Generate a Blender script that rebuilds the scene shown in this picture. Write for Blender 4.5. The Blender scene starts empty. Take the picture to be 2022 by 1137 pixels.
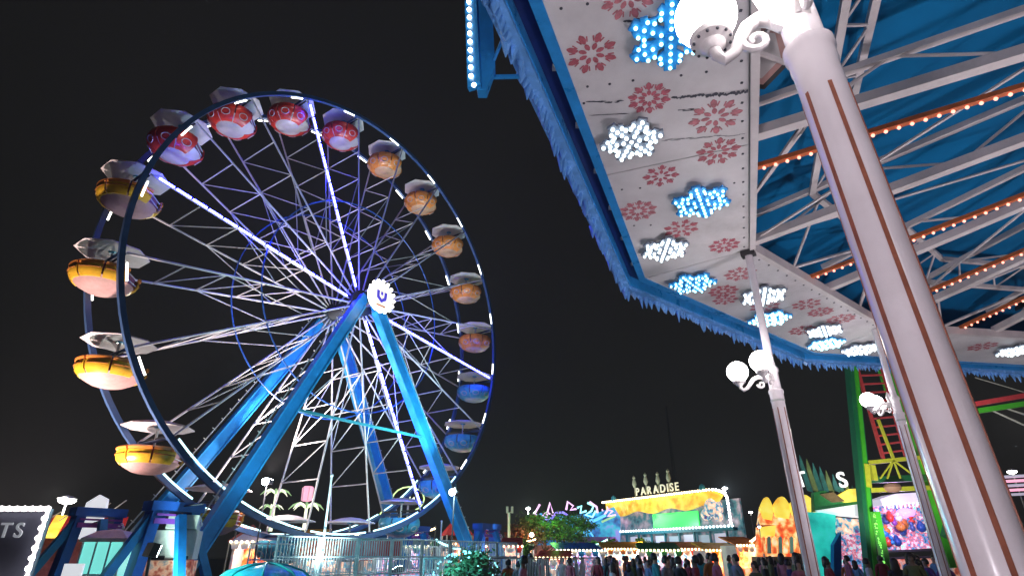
import bpy, bmesh, math, random
from mathutils import Vector, Matrix, noise
R = math.radians
PI = math.pi
random.seed(7)
sc = bpy.context.scene
col = sc.collection

# ------------------------------------------------------------------ camera
CAM = Vector((0.0, 0.0, 1.65))
PITCH = R(25.21)
FPX, CX, CY = 1124.6, 1011.0, 568.5          # focal length and centre in photo pixels (2022 x 1137)
cam_d = bpy.data.cameras.new('camera')
cam_d.sensor_width = 36.0
cam_d.lens = FPX / 2022.0 * 36.0
cam_d.clip_start = 0.05
cam_d.clip_end = 3000.0
cam_o = bpy.data.objects.new('camera', cam_d)
col.objects.link(cam_o)
cam_o.location = CAM
cam_o.rotation_euler = (PI / 2 + PITCH, 0, 0)
sc.camera = cam_o

# ------------------------------------------------------------------ world: an even, dark night sky
world = bpy.data.worlds.new('World')
sc.world = world
world.use_nodes = True
bgn = world.node_tree.nodes['Background']
bgn.inputs['Color'].default_value = (0.0078, 0.0077, 0.0074, 1)
bgn.inputs['Strength'].default_value = 1.0

# ------------------------------------------------------------------ render settings
sc.render.engine = 'CYCLES'
sc.cycles.use_denoising = True
sc.cycles.max_bounces = 6
sc.cycles.diffuse_bounces = 3
sc.cycles.glossy_bounces = 2
sc.cycles.transmission_bounces = 3
sc.cycles.sample_clamp_indirect = 4.0
sc.cycles.caustics_reflective = False
sc.cycles.caustics_refractive = False
sc.view_settings.view_transform = 'Standard'
sc.view_settings.look = 'None'
sc.view_settings.exposure = 0.0
sc.view_settings.gamma = 1.0


def ray(x, y):
    """direction of a photo pixel in the world (forward component 1)"""
    a = (x - CX) / FPX
    b = -(y - CY) / FPX
    return Vector((a, math.cos(PITCH) - b * math.sin(PITCH), math.sin(PITCH) + b * math.cos(PITCH)))


def at(x, y, Y):
    """point of pixel (x, y) at world distance Y in front of the camera"""
    d = ray(x, y)
    return CAM + d * (Y / d.y)


def gx(x, Y, y=1090):
    """ground position below a pixel column at distance Y"""
    p = at(x, y, Y)
    return Vector((p.x, p.y, 0))


def hz(y, Y, x=1011):
    return at(x, y, Y).z


# ------------------------------------------------------------------ materials
MATS = {}


def mat(name, c, rough=0.5, metal=0.0, var=0.12, scale=6.0, bump=0.0, grime=0.0, spec=0.5):
    m = bpy.data.materials.new(name)
    m.use_nodes = True
    nt = m.node_tree
    b = nt.nodes['Principled BSDF']
    b.inputs['Roughness'].default_value = rough
    b.inputs['Metallic'].default_value = metal
    b.inputs['Specular IOR Level'].default_value = spec
    tc = nt.nodes.new('ShaderNodeTexCoord')
    nz = nt.nodes.new('ShaderNodeTexNoise')
    nz.inputs['Scale'].default_value = scale
    nz.inputs['Detail'].default_value = 6
    nz.inputs['Roughness'].default_value = 0.65
    nt.links.new(tc.outputs['Object'], nz.inputs['Vector'])
    rp = nt.nodes.new('ShaderNodeValToRGB')
    rp.color_ramp.elements[0].position = 0.3
    rp.color_ramp.elements[1].position = 0.7
    k0, k1 = 1 - var, 1 + var
    rp.color_ramp.elements[0].color = (c[0] * k0, c[1] * k0, c[2] * k0, 1)
    rp.color_ramp.elements[1].color = (min(1, c[0] * k1), min(1, c[1] * k1), min(1, c[2] * k1), 1)
    nt.links.new(nz.outputs['Fac'], rp.inputs['Fac'])
    out = rp.outputs['Color']
    if grime > 0:
        n2 = nt.nodes.new('ShaderNodeTexNoise')
        n2.inputs['Scale'].default_value = scale * 0.37
        n2.inputs['Detail'].default_value = 9
        n2.inputs['Roughness'].default_value = 0.75
        mp = nt.nodes.new('ShaderNodeMapping')
        mp.inputs['Location'].default_value = (3.1, 7.7, 1.3)
        nt.links.new(tc.outputs['Object'], mp.inputs['Vector'])
        nt.links.new(mp.outputs['Vector'], n2.inputs['Vector'])
        r2 = nt.nodes.new('ShaderNodeValToRGB')
        r2.color_ramp.elements[0].position = 0.5
        r2.color_ramp.elements[0].color = (0, 0, 0, 1)
        r2.color_ramp.elements[1].position = 0.75
        r2.color_ramp.elements[1].color = (grime, grime, grime, 1)
        nt.links.new(n2.outputs['Fac'], r2.inputs['Fac'])
        mx = nt.nodes.new('ShaderNodeMixRGB')
        mx.inputs['Color2'].default_value = (c[0] * 0.35 + 0.02, c[1] * 0.33 + 0.018, c[2] * 0.3 + 0.014, 1)
        nt.links.new(r2.outputs['Color'], mx.inputs['Fac'])
        nt.links.new(out, mx.inputs['Color1'])
        out = mx.outputs['Color']
    nt.links.new(out, b.inputs['Base Color'])
    rr = nt.nodes.new('ShaderNodeMapRange')
    rr.inputs['To Min'].default_value = max(0.02, rough - 0.12)
    rr.inputs['To Max'].default_value = min(1, rough + 0.12)
    nt.links.new(nz.outputs['Fac'], rr.inputs['Value'])
    nt.links.new(rr.outputs['Result'], b.inputs['Roughness'])
    if bump > 0:
        bp = nt.nodes.new('ShaderNodeBump')
        bp.inputs['Strength'].default_value = bump
        bp.inputs['Distance'].default_value = 0.02
        nt.links.new(nz.outputs['Fac'], bp.inputs['Height'])
        nt.links.new(bp.outputs['Normal'], b.inputs['Normal'])
    MATS[name] = m
    return m


def emit(name, c, s, sample=False, base=None):
    m = bpy.data.materials.new(name)
    m.use_nodes = True
    b = m.node_tree.nodes['Principled BSDF']
    b.inputs['Base Color'].default_value = (*(base or [x * 0.8 for x in c]), 1)
    b.inputs['Roughness'].default_value = 0.3
    b.inputs['Emission Color'].default_value = (*c, 1)
    b.inputs['Emission Strength'].default_value = s
    try:
        m.cycles.emission_sampling = 'AUTO' if sample else 'NONE'
    except Exception:
        pass
    MATS[name] = m
    return m


def lit_print(name, cols, scale, s, detail=3.0):
    """a backlit printed panel: blotches of several colours that give off light"""
    m = bpy.data.materials.new(name)
    m.use_nodes = True
    nt = m.node_tree
    b = nt.nodes['Principled BSDF']
    tc = nt.nodes.new('ShaderNodeTexCoord')
    nz = nt.nodes.new('ShaderNodeTexNoise')
    nz.inputs['Scale'].default_value = scale
    nz.inputs['Detail'].default_value = detail
    nt.links.new(tc.outputs['Object'], nz.inputs['Vector'])
    rp = nt.nodes.new('ShaderNodeValToRGB')
    el = rp.color_ramp.elements
    n = len(cols)
    while len(el) < n:
        el.new(0.5)
    for i, c in enumerate(cols):
        el[i].position = 0.32 + 0.36 * i / max(1, n - 1)
        el[i].color = (*c, 1)
    nt.links.new(nz.outputs['Fac'], rp.inputs['Fac'])
    nt.links.new(rp.outputs['Color'], b.inputs['Base Color'])
    nt.links.new(rp.outputs['Color'], b.inputs['Emission Color'])
    b.inputs['Emission Strength'].default_value = s
    MATS[name] = m
    return m


M = MATS
mat('asphalt', (0.05, 0.05, 0.052), 0.85, var=0.25, scale=1.5, bump=0.3)
mat('wheel_white', (0.52, 0.48, 0.48), 0.45, var=0.12, scale=2, grime=0.4)
mat('rim_blue', (0.05, 0.10, 0.22), 0.4, var=0.2, scale=2, grime=0.3)
mat('ring_blue', (0.02, 0.08, 0.32), 0.4)
mat('leg_blue', (0.010, 0.19, 0.50), 0.38, var=0.25, scale=1.5, grime=0.5)
mat('leg_edge', (0.02, 0.27, 0.58), 0.4, var=0.25, scale=2, grime=0.4)  # lighter blue puts the legs' lit side into the colour
mat('base_blue', (0.015, 0.09, 0.40), 0.4, var=0.2, scale=1.5, grime=0.3)
mat('base_purple', (0.22, 0.05, 0.32), 0.4)
mat('teal_steel', (0.02, 0.20, 0.26), 0.45)
mat('dark_steel', (0.03, 0.03, 0.035), 0.5)
mat('galvanised', (0.50, 0.51, 0.50), 0.45, 0.1, var=0.2, scale=4, grime=0.3)
mat('canopy_white', (0.70, 0.62, 0.61), 0.5, var=0.12, scale=2.5, grime=0.5)
mat('tub_white', (0.52, 0.44, 0.43), 0.35, var=0.1, scale=3, grime=0.35)
mat('panel_red', (0.66, 0.045, 0.03), 0.3, var=0.15, scale=3, grime=0.2)
mat('panel_yellow', (0.75, 0.42, 0.03), 0.3, var=0.15, scale=3, grime=0.2)
mat('panel_orange', (0.75, 0.25, 0.05), 0.3, var=0.15, scale=3, grime=0.2)
mat('panel_teal', (0.08, 0.38, 0.52), 0.3, var=0.15, scale=3, grime=0.2)
mat('tub_pink', (0.46, 0.26, 0.24), 0.65, var=0.15, scale=3, grime=0.4)
mat('tub_peach', (0.58, 0.34, 0.20), 0.4, var=0.15, scale=3, grime=0.4)
mat('tub_aqua', (0.34, 0.46, 0.50), 0.4, var=0.15, scale=3, grime=0.4)
mat('seat_stripe', (0.35, 0.12, 0.02), 0.4)
mat('seat_purple', (0.22, 0.06, 0.10), 0.6)
mat('soffit_white', (0.62, 0.585, 0.60), 0.42, var=0.14, scale=1.3, grime=0.6)
mat('print_red', (0.42, 0.10, 0.13), 0.55, var=0.25, scale=25)
mat('print_rose', (0.44, 0.10, 0.14), 0.55, var=0.35, scale=18)
mat('print_faded', (0.46, 0.15, 0.18), 0.55, var=0.45, scale=12)
mat('scuff_dark', (0.05, 0.05, 0.07), 0.7, var=0.4, scale=20)
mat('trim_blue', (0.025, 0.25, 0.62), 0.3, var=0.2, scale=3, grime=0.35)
mat('trim_navy', (0.006, 0.02, 0.13), 0.35, var=0.3, scale=3)  # shade of the trim recess put into the colour
mat('icicle_blue', (0.13, 0.34, 0.72), 0.25, var=0.25, scale=5, bump=0.4)
mat('flake_blue', (0.03, 0.30, 0.75), 0.25)
mat('flake_white', (0.20, 0.23, 0.30), 0.4)
mat('beam_white', (0.60, 0.55, 0.55), 0.45, var=0.12, scale=2.5, grime=0.5)
mat('tarp_blue', (0.002, 0.14, 0.33), 0.75, var=0.12, scale=0.6, spec=0.1)
mat('rod_red', (0.44, 0.11, 0.03), 0.5, var=0.25, scale=5)  # red glow of the bulbs put into the rod's colour
mat('column_white', (0.80, 0.73, 0.77), 0.18, var=0.06, scale=3, grime=0.3, bump=0.02)
mat('column_rust', (0.30, 0.09, 0.05), 0.6, var=0.3, scale=14)
mat('lamp_iron', (0.72, 0.67, 0.68), 0.35, var=0.12, scale=14, grime=0.5)
mat('gold_paint', (0.45, 0.28, 0.10), 0.4, 0.3)
mat('black_paint', (0.01, 0.01, 0.012), 0.5)
mat('tower_green', (0.06, 0.42, 0.03), 0.4, var=0.15, scale=2, grime=0.25)
mat('tower_dark_green', (0.01, 0.13, 0.06), 0.4, var=0.15, scale=2)
mat('tower_yellow', (0.60, 0.55, 0.05), 0.4, var=0.15)
mat('ladder_red', (0.55, 0.05, 0.07), 0.45, var=0.15)
mat('board_slate', (0.10, 0.10, 0.15), 0.5, var=0.2, scale=1.5, grime=0.2)
mat('cream', (0.70, 0.66, 0.52), 0.5, var=0.1, grime=0.4)
mat('red_fabric', (0.45, 0.02, 0.02), 0.7, var=0.2)
mat('roof_red', (0.42, 0.14, 0.16), 0.7, var=0.25, scale=8, bump=0.4)
mat('wall_pink', (0.45, 0.22, 0.18), 0.6, var=0.2, scale=3)
mat('white_paint', (0.75, 0.75, 0.76), 0.45, var=0.06)
mat('teal_paint', (0.02, 0.40, 0.36), 0.4, var=0.2, scale=2)
mat('aqua_shell', (0.02, 0.48, 0.56), 0.3, var=0.3, scale=2.5, grime=0.3)
mat('green_paint', (0.03, 0.25, 0.08), 0.5, var=0.25, scale=3)
mat('feather_teal', (0.03, 0.16, 0.17), 0.6, var=0.4, scale=3)
mat('feather_olive', (0.16, 0.20, 0.08), 0.6, var=0.4, scale=3)
mat('trunk', (0.10, 0.07, 0.05), 0.8, var=0.3, bump=0.5)
mat('leaf', (0.07, 0.11, 0.04), 0.6, var=0.5, scale=1.5)
mat('leaf_red', (0.14, 0.06, 0.03), 0.6, var=0.5, scale=1.5)
mat('wood_brown', (0.28, 0.17, 0.09), 0.7, var=0.25)
mat('neon_frame', (0.05, 0.10, 0.30), 0.4)
mat('skin', (0.40, 0.24, 0.17), 0.5, var=0.08, scale=8)
mat('skin_dark', (0.16, 0.09, 0.06), 0.5, var=0.08, scale=8)
mat('hair', (0.015, 0.011, 0.009), 0.5, var=0.4, scale=30)
mat('denim', (0.03, 0.05, 0.11), 0.8, var=0.3)

emit('globe_glow', (1.0, 0.95, 0.92), 26.0, True)
emit('bulb_white', (1.0, 0.98, 0.95), 9.0)
emit('bulb_cyan', (0.45, 0.95, 1.0), 3.2)
emit('bulb_ice', (0.80, 0.95, 1.0), 3.0)
emit('bulb_red', (1.0, 0.36, 0.26), 2.6)
emit('bulb_warm', (1.0, 0.80, 0.45), 7.0)
emit('tube_white', (1.0, 1.0, 0.90), 6.0)
emit('led_blue', (0.028, 0.032, 1.0), 125.0, True)
emit('tube_cyan', (0.55, 0.95, 1.0), 2.6)
emit('sign_glow', (1.0, 0.90, 0.70), 1.1, True)
emit('emblem_blue', (0.08, 0.06, 0.55), 0.8)
emit('flood_glow', (0.75, 0.95, 1.0), 60.0)
emit('lamp_far', (1.0, 0.96, 0.88), 25.0)
emit('letter_white', (1.0, 1.0, 1.0), 1.2)
emit('letter_cream', (1.0, 0.92, 0.70), 0.5)
emit('letter_grey', (0.75, 0.78, 0.85), 0.30)
emit('lantern_pink', (1.0, 0.45, 0.62), 1.1)
emit('palm_glow', (0.95, 1.0, 0.75), 1.2)
emit('palm_green', (0.45, 0.75, 0.35), 0.6)
emit('neon_pink', (0.85, 0.50, 0.85), 1.44)
emit('neon_violet', (0.30, 0.22, 0.95), 1.44)
emit('neon_blue', (0.12, 0.50, 0.90), 1.28)
emit('neon_cyan', (0.35, 0.95, 1.0), 1.76)
emit('neon_lime', (0.65, 0.90, 0.35), 1.44)
emit('green_glow', (0.05, 0.85, 0.12), 1.3, True)
emit('panel_glow', (0.92, 0.95, 1.0), 0.7, True)
emit('panel_lilac', (0.75, 0.70, 0.88), 0.55, True)
emit('panel_dim', (0.55, 0.62, 0.75), 0.35, True)
emit('violet_glow', (0.62, 0.30, 1.0), 1.6, True)
emit('aqua_glow', (0.25, 0.95, 0.85), 0.75, True)
emit('spark_green', (0.30, 1.0, 0.15), 1.4)
lit_print('print_gold', [(0.75, 0.30, 0.02), (0.90, 0.55, 0.05), (0.98, 0.72, 0.12)], 1.2, 0.75)
lit_print('print_flame', [(0.65, 0.04, 0.01), (0.85, 0.15, 0.03), (0.95, 0.55, 0.20), (0.98, 0.80, 0.55)], 2.6, 0.91)
lit_print('print_yellow', [(0.90, 0.45, 0.04), (0.98, 0.72, 0.08), (1.0, 0.85, 0.15)], 1.6, 0.86)
lit_print('print_teal', [(0.01, 0.30, 0.26), (0.02, 0.50, 0.42), (0.05, 0.62, 0.55)], 0.9, 0.9)
lit_print('print_prizes', [(0.02, 0.05, 0.18), (0.08, 0.30, 0.55), (0.55, 0.08, 0.12), (0.85, 0.50, 0.70), (0.30, 0.85, 0.90)], 6.0, 1.02)
lit_print('print_toys', [(0.10, 0.03, 0.14), (0.05, 0.30, 0.40), (0.85, 0.45, 0.30), (0.95, 0.75, 0.60)], 3.5, 1.08)
lit_print('print_dusk', [(0.02, 0.06, 0.10), (0.06, 0.20, 0.24), (0.30, 0.25, 0.30), (0.50, 0.42, 0.50)], 1.6, 0.4)
lit_print('print_ocean', [(0.01, 0.02, 0.12), (0.02, 0.12, 0.35), (0.02, 0.35, 0.50), (0.25, 0.20, 0.60)], 0.9, 0.8)
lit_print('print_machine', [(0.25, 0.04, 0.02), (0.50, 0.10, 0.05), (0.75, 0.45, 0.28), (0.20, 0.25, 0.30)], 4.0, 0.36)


# ------------------------------------------------------------------ mesh helpers
class MB:
    def __init__(self):
        self.v, self.f = [], []

    def add(self, vs, fs):
        n = len(self.v)
        self.v += [Vector(p) for p in vs]
        self.f += [tuple(i + n for i in q) for q in fs]
        return self

    def box(self, c, s, m=None):
        c = Vector(c)
        vs = []
        for dz in (-.5, .5):
            for dy in (-.5, .5):
                for dx in (-.5, .5):
                    p = Vector((dx * s[0], dy * s[1], dz * s[2]))
                    if m is not None:
                        p = m @ p
                    vs.append(c + p)
        return self.add(vs, [(0, 2, 3, 1), (4, 5, 7, 6), (0, 1, 5, 4), (2, 6, 7, 3), (0, 4, 6, 2), (1, 3, 7, 5)])

    def bar(self, a, b, w, h, up=(0, 0, 1)):
        """rectangular beam from a to b, w sideways, h along up"""
        a, b, up = Vector(a), Vector(b), Vector(up)
        d = (b - a)
        if d.length < 1e-6:
            return self
        d.normalize()
        s = d.cross(up)
        if s.length < 1e-3:
            s = d.cross(Vector((1, 0, 0)))
        s.normalize()
        u = s.cross(d)
        vs = []
        for p in (a, b):
            for i, j in ((-1, -1), (1, -1), (1, 1), (-1, 1)):
                vs.append(p + s * (i * w / 2) + u * (j * h / 2))
        return self.add(vs, [(0, 3, 2, 1), (4, 5, 6, 7), (0, 1, 5, 4), (1, 2, 6, 5), (2, 3, 7, 6), (3, 0, 4, 7)])

    def tube(self, a, b, r, r2=None, n=6, caps=True):
        a, b = Vector(a), Vector(b)
        r2 = r if r2 is None else r2
        d = (b - a)
        if d.length < 1e-6:
            return self
        d.normalize()
        s = d.orthogonal().normalized()
        t = d.cross(s)
        vs = []
        for p, q in ((a, r), (b, r2)):
            for i in range(n):
                k = 2 * PI * i / n
                vs.append(p + s * (q * math.cos(k)) + t * (q * math.sin(k)))
        fs = [(i, (i + 1) % n, n + (i + 1) % n, n + i) for i in range(n)]
        if caps:
            fs += [tuple(reversed(range(n))), tuple(range(n, 2 * n))]
        return self.add(vs, fs)

    def path(self, pts, r, n=8):
        """tube through points; r number or list"""
        pts = [Vector(p) for p in pts]
        m = len(pts)
        rs = r if isinstance(r, (list, tuple)) else [r] * m
        vs = []
        s = None
        for i, p in enumerate(pts):
            d = (pts[min(i + 1, m - 1)] - pts[max(i - 1, 0)]).normalized()
            s = d.orthogonal().normalized() if s is None else (s - d * s.dot(d)).normalized()
            t = d.cross(s)
            for j in range(n):
                k = 2 * PI * j / n
                vs.append(p + s * (rs[i] * math.cos(k)) + t * (rs[i] * math.sin(k)))
        fs = []
        for i in range(m - 1):
            for j in range(n):
                fs.append((i * n + j, i * n + (j + 1) % n, (i + 1) * n + (j + 1) % n, (i + 1) * n + j))
        fs += [tuple(reversed(range(n))), tuple(range((m - 1) * n, m * n))]
        return self.add(vs, fs)

    def lathe(self, prof, n=16, c=(0, 0, 0), axis=None, ph=0.0):
        """profile [(radius, height)] turned about z (or axis matrix)"""
        c = Vector(c)
        vs = []
        for r, z in prof:
            for i in range(n):
                k = 2 * PI * i / n + ph
                p = Vector((r * math.cos(k), r * math.sin(k), z))
                if axis is not None:
                    p = axis @ p
                vs.append(c + p)
        fs = []
        for i in range(len(prof) - 1):
            for j in range(n):
                fs.append((i * n + j, i * n + (j + 1) % n, (i + 1) * n + (j + 1) % n, (i + 1) * n + j))
        if prof[0][0] > 1e-5:
            fs.append(tuple(reversed(range(n))))
        if prof[-1][0] > 1e-5:
            fs.append(tuple(range((len(prof) - 1) * n, len(prof) * n)))
        return self.add(vs, fs)

    def ball(self, c, r, n=8, sz=1.0):
        k = max(4, n // 2 + 1)
        prof = [(r * math.sin(PI * i / k), -r * sz * math.cos(PI * i / k)) for i in range(k + 1)]
        prof[0] = (1e-6, prof[0][1])
        prof[-1] = (1e-6, prof[-1][1])
        return self.lathe(prof, n, c)

    def prism(self, pts, off):
        """polygon extruded by off"""
        off = Vector(off)
        n = len(pts)
        vs = [Vector(p) for p in pts] + [Vector(p) + off for p in pts]
        fs = [tuple(reversed(range(n))), tuple(range(n, 2 * n))]
        fs += [(i, (i + 1) % n, n + (i + 1) % n, n + i) for i in range(n)]
        return self.add(vs, fs)

    def build(self, name, m, parent=None, smooth=False, local=False, clean=True):
        me = bpy.data.meshes.new(name)
        off = Vector((0, 0, 0))
        if parent is not None and not local:
            off = OFF.get(parent.name, Vector((0, 0, 0)))
        me.from_pydata([tuple(p - off) for p in self.v], [], self.f)
        if clean:
            bm = bmesh.new()
            bm.from_mesh(me)
            bmesh.ops.remove_doubles(bm, verts=bm.verts, dist=1e-5)
            bmesh.ops.recalc_face_normals(bm, faces=bm.faces)
            bm.to_mesh(me)
            bm.free()
        me.materials.append(MATS[m] if isinstance(m, str) else m)
        if smooth:
            me.polygons.foreach_set('use_smooth', [True] * len(me.polygons))
            try:
                me.set_sharp_from_angle(angle=R(40))
            except Exception:
                pass
        o = bpy.data.objects.new(name, me)
        col.objects.link(o)
        if parent is not None:
            o.parent = parent
            OFF[o.name] = off
        return o


OFF = {}


def tag(o, label=None, cat=None, group=None, kind=None):
    if label:
        o['label'] = label
    if cat:
        o['category'] = cat
    if group:
        o['group'] = group
    if kind:
        o['kind'] = kind
    return o


def thing(name, label, cat, loc=(0, 0, 0), rz=0.0, group=None):
    """an Empty at the thing's base; children are given in world coordinates unless local"""
    o = bpy.data.objects.new(name, None)
    col.objects.link(o)
    o.empty_display_size = 0.2
    o.location = loc
    o.rotation_euler = (0, 0, rz)
    OFF[o.name] = Vector(loc)
    return tag(o, label, cat, group)


def copy_tree(o, parent=None):
    c = o.copy()
    col.objects.link(c)
    if parent is not None:
        c.parent = parent
    for ch in list(o.children):
        copy_tree(ch, c)
    return c


def share(src, parent, loc=None, rz=0.0, m=None):
    """another object with the same mesh"""
    o = bpy.data.objects.new(src.name.split('.')[0], src.data)
    col.objects.link(o)
    o.parent = parent
    if loc is not None:
        o.location = loc
    o.rotation_euler = (0, 0, rz)
    return o


def letters(txt, size, m, parent, M4, depth=0.03, name='letter', gap=None):
    """each character a mesh of its own, laid along local x of M4 (parent-local coordinates)"""
    x = 0.0
    res = []
    for ch in txt:
        cu = bpy.data.curves.new(name, 'FONT')
        cu.body = ch
        cu.size = size
        cu.extrude = depth / 2
        cu.offset = size * 0.012
        tmp = bpy.data.objects.new('tmp', cu)
        col.objects.link(tmp)
        dg = bpy.context.evaluated_depsgraph_get()
        me = bpy.data.meshes.new_from_object(tmp.evaluated_get(dg))
        w = tmp.dimensions.x
        xs = [v.co.x for v in me.vertices] or [0]
        mn, mx = min(xs), max(xs)
        bpy.data.objects.remove(tmp)
        me.transform(M4 @ Matrix.Translation((x - mn, 0, 0)))
        me.materials.clear()
        me.materials.append(MATS[m])
        o = bpy.data.objects.new(name, me)
        col.objects.link(o)
        o.parent = parent
        res.append(o)
        x += (mx - mn) + (gap if gap is not None else size * 0.14)
    return res


def lamp(name, kind, loc, energy, color, parent=None, target=None, size=0.3, angle=60, blend=0.6):
    l = bpy.data.lights.new(name, kind)
    l.energy = energy
    l.color = color
    if kind in ('POINT', 'SPOT'):
        l.shadow_soft_size = size
    if kind == 'SPOT':
        l.spot_size = R(angle)
        l.spot_blend = blend
    o = bpy.data.objects.new(name, l)
    col.objects.link(o)
    o.location = loc
    if target is not None:
        o.rotation_euler = (Vector(target) - Vector(loc)).to_track_quat('-Z', 'Y').to_euler()
    if parent is not None:
        o.parent = parent
        o.location = Vector(loc) - OFF.get(parent.name, Vector())
    return o


# ------------------------------------------------------------------ ground
g = MB()
S = 600.0
g.add([(-S, -S, 0), (S, -S, 0), (S, S, 0), (-S, S, 0)], [(0, 1, 2, 3)])
tag(g.build('ground', 'asphalt'), kind='structure')


# ================================================================== FERRIS WHEEL
WC = Vector((-7.887, 24.862, 12.26))
WTH = R(54.48)
WR = 10.0
HW = 1.25                      # half distance between the two rims
wheel = thing('ferris_wheel', 'big white spoked ferris wheel on blue legs with lit hub sign', 'ferris wheel',
              (WC.x, WC.y, 0), WTH)
WM = Matrix.Translation((WC.x, WC.y, 0)) @ Matrix.Rotation(WTH, 4, 'Z')


def wl(u, v, z):
    """wheel-local point: u along the wheel plane, v towards the viewer's side, z up"""
    return Vector((u, -v, z))


def rp(r, deg, v):
    return wl(r * math.cos(R(deg)), v, WC.z + r * math.sin(R(deg)))


PH = 10.0
NS = 20
for sgn, nm in ((1, 'front'), (-1, 'rear')):
    m = MB()
    n = 100
    ri, ro = WR - 0.09, WR + 0.085
    vs = []
    for i in range(n):
        a = 360.0 * i / n
        for r_, v_ in ((ri, HW - .075), (ro, HW - .075), (ro, HW + .075), (ri, HW + .075)):
            vs.append(rp(r_, a, v_ * sgn))
    fs = []
    for i in range(n):
        j = (i + 1) % n
        for k in range(4):
            fs.append((i * 4 + k, i * 4 + (k + 1) % 4, j * 4 + (k + 1) % 4, j * 4 + k))
    m.add(vs, fs)
    rim = m.build('rim', 'rim_blue', wheel, local=True)
    # light tubes along the inner side of the rim
    for k in range(NS):
        a = PH + 18 * k
        low = 222 < a % 360 < 312
        for a0, a1 in (((a + 1.0, a + 16.5), ) if low else ((a + 2.0, a + 5.6), )):
            m = MB()
            m.path([rp(WR - .17, a0 + (a1 - a0) * i / 5, (HW + .05) * sgn) for i in range(6)], 0.032, 6)
            m.build('light_tube', 'tube_cyan' if low else 'tube_white', rim, local=True)
    # inner tie ring
    m = MB()
    pts = [rp(5.0, 360.0 * i / 60, HW * .86 * sgn) for i in range(61)]
    m.path(pts, 0.032, 6)
    m.build('tie_ring', 'ring_blue', wheel, local=True)

HUBV = 0.95
LIT = (172, 118, 352, 298)
for k in range(NS):
    a = PH + 18 * k

    def sp(t, sgn):
        """point on a spoke, t = 0 at hub, 1 at rim"""
        return rp(0.35 + (WR - 0.15 - 0.35) * t, a, (HUBV + (HW - HUBV) * t) * sgn)
    for sgn in (1, -1):
        m = MB()
        m.tube(sp(0, sgn), sp(1, sgn), 0.042, 0.042, 6)
        s_ = m.build('spoke', 'wheel_white', wheel, local=True, smooth=True)
        if sgn == 1 and round(a) % 360 in LIT:
            nseg = 14
            for i in range(nseg):
                t0 = 0.05 + 0.93 * i / nseg
                t1 = t0 + 0.93 / nseg * 0.86
                m = MB()
                off = wl(0, 0.09, 0)
                m.bar(sp(t0, 1) + off, sp(t1, 1) + off, 0.05, 0.05)
                m.build('led_strip', 'led_blue', s_, local=True)
    # ladder of ties between the front and the rear spoke
    m = MB()
    ts = (0.30, 0.47, 0.64, 0.80)
    for i, t in enumerate(ts):
        m.tube(sp(t, 1), sp(t, -1), 0.027, None, 5)
        if i + 1 < len(ts):
            m.tube(sp(t, 1), sp(ts[i + 1], -1), 0.025, None, 5)
    m.build('spoke_brace', 'wheel_white', wheel, local=True)
    # cross ties at the rim
    m = MB()
    m.tube(rp(WR, a, HW), rp(WR, a, -HW), 0.05, None, 6)
    m.build('rim_tie', 'rim_blue', wheel, local=True)
    # sway rods between neighbouring spokes
    a2 = a + 18
    for sgn in (1, -1):
        m = MB()
        m.tube(sp(0.64, sgn), rp(0.35 + 9.5 * 0.30, a2, (HUBV + .09) * sgn), 0.022, None, 4)
        m.build('sway_rod', 'wheel_white', wheel, local=True)

# hub
m = MB()
AX = Matrix.Rotation(PI / 2, 3, 'X')          # z -> -y
m.lathe([(.26, -1.9), (.26, -1.25), (.62, -1.2), (.62, -.95), (.34, -.9), (.34, .9), (.62, .95), (.62, 1.2), (.26, 1.25),
         (.26, 2.3)], 20, (0, 0, WC.z), AX)
m.build('hub', 'dark_steel', wheel, local=True, smooth=True)
m = MB()
m.lathe([(.70, 2.30), (.70, 2.42), (.66, 2.46)], 28, (0, 0, WC.z), AX)
hs = m.build('hub_sign', 'sign_glow', wheel, local=True)
for i in range(16):
    k = 2 * PI * i / 16
    m = MB()
    m.ball((0.72 * math.cos(k), -2.46, WC.z + 0.72 * math.sin(k)), 0.085, 8)
    m.build('bulb', 'bulb_white', hs, local=True, smooth=True)
m = MB()
m.prism([(-.30, -2.465, WC.z + .24), (-.15, -2.465, WC.z + .24), (-.14, -2.465, WC.z - .02), (.0, -2.465, WC.z - .14),
         (.14, -2.465, WC.z - .02), (.15, -2.465, WC.z + .24), (.30, -2.465, WC.z + .24), (.28, -2.465, WC.z - .12),
         (.0, -2.465, WC.z - .32), (-.28, -2.465, WC.z - .12)], (0, -.02, 0))
m.box((0, -2.475, WC.z + .14), (.12, .02, .16))
m.build('emblem', 'emblem_blue', hs, local=True)
m = MB()
m.box((0, -2.475, WC.z - .46), (.5, .02, .05))
m.build('emblem_stripe', 'panel_red', hs, local=True)

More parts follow.
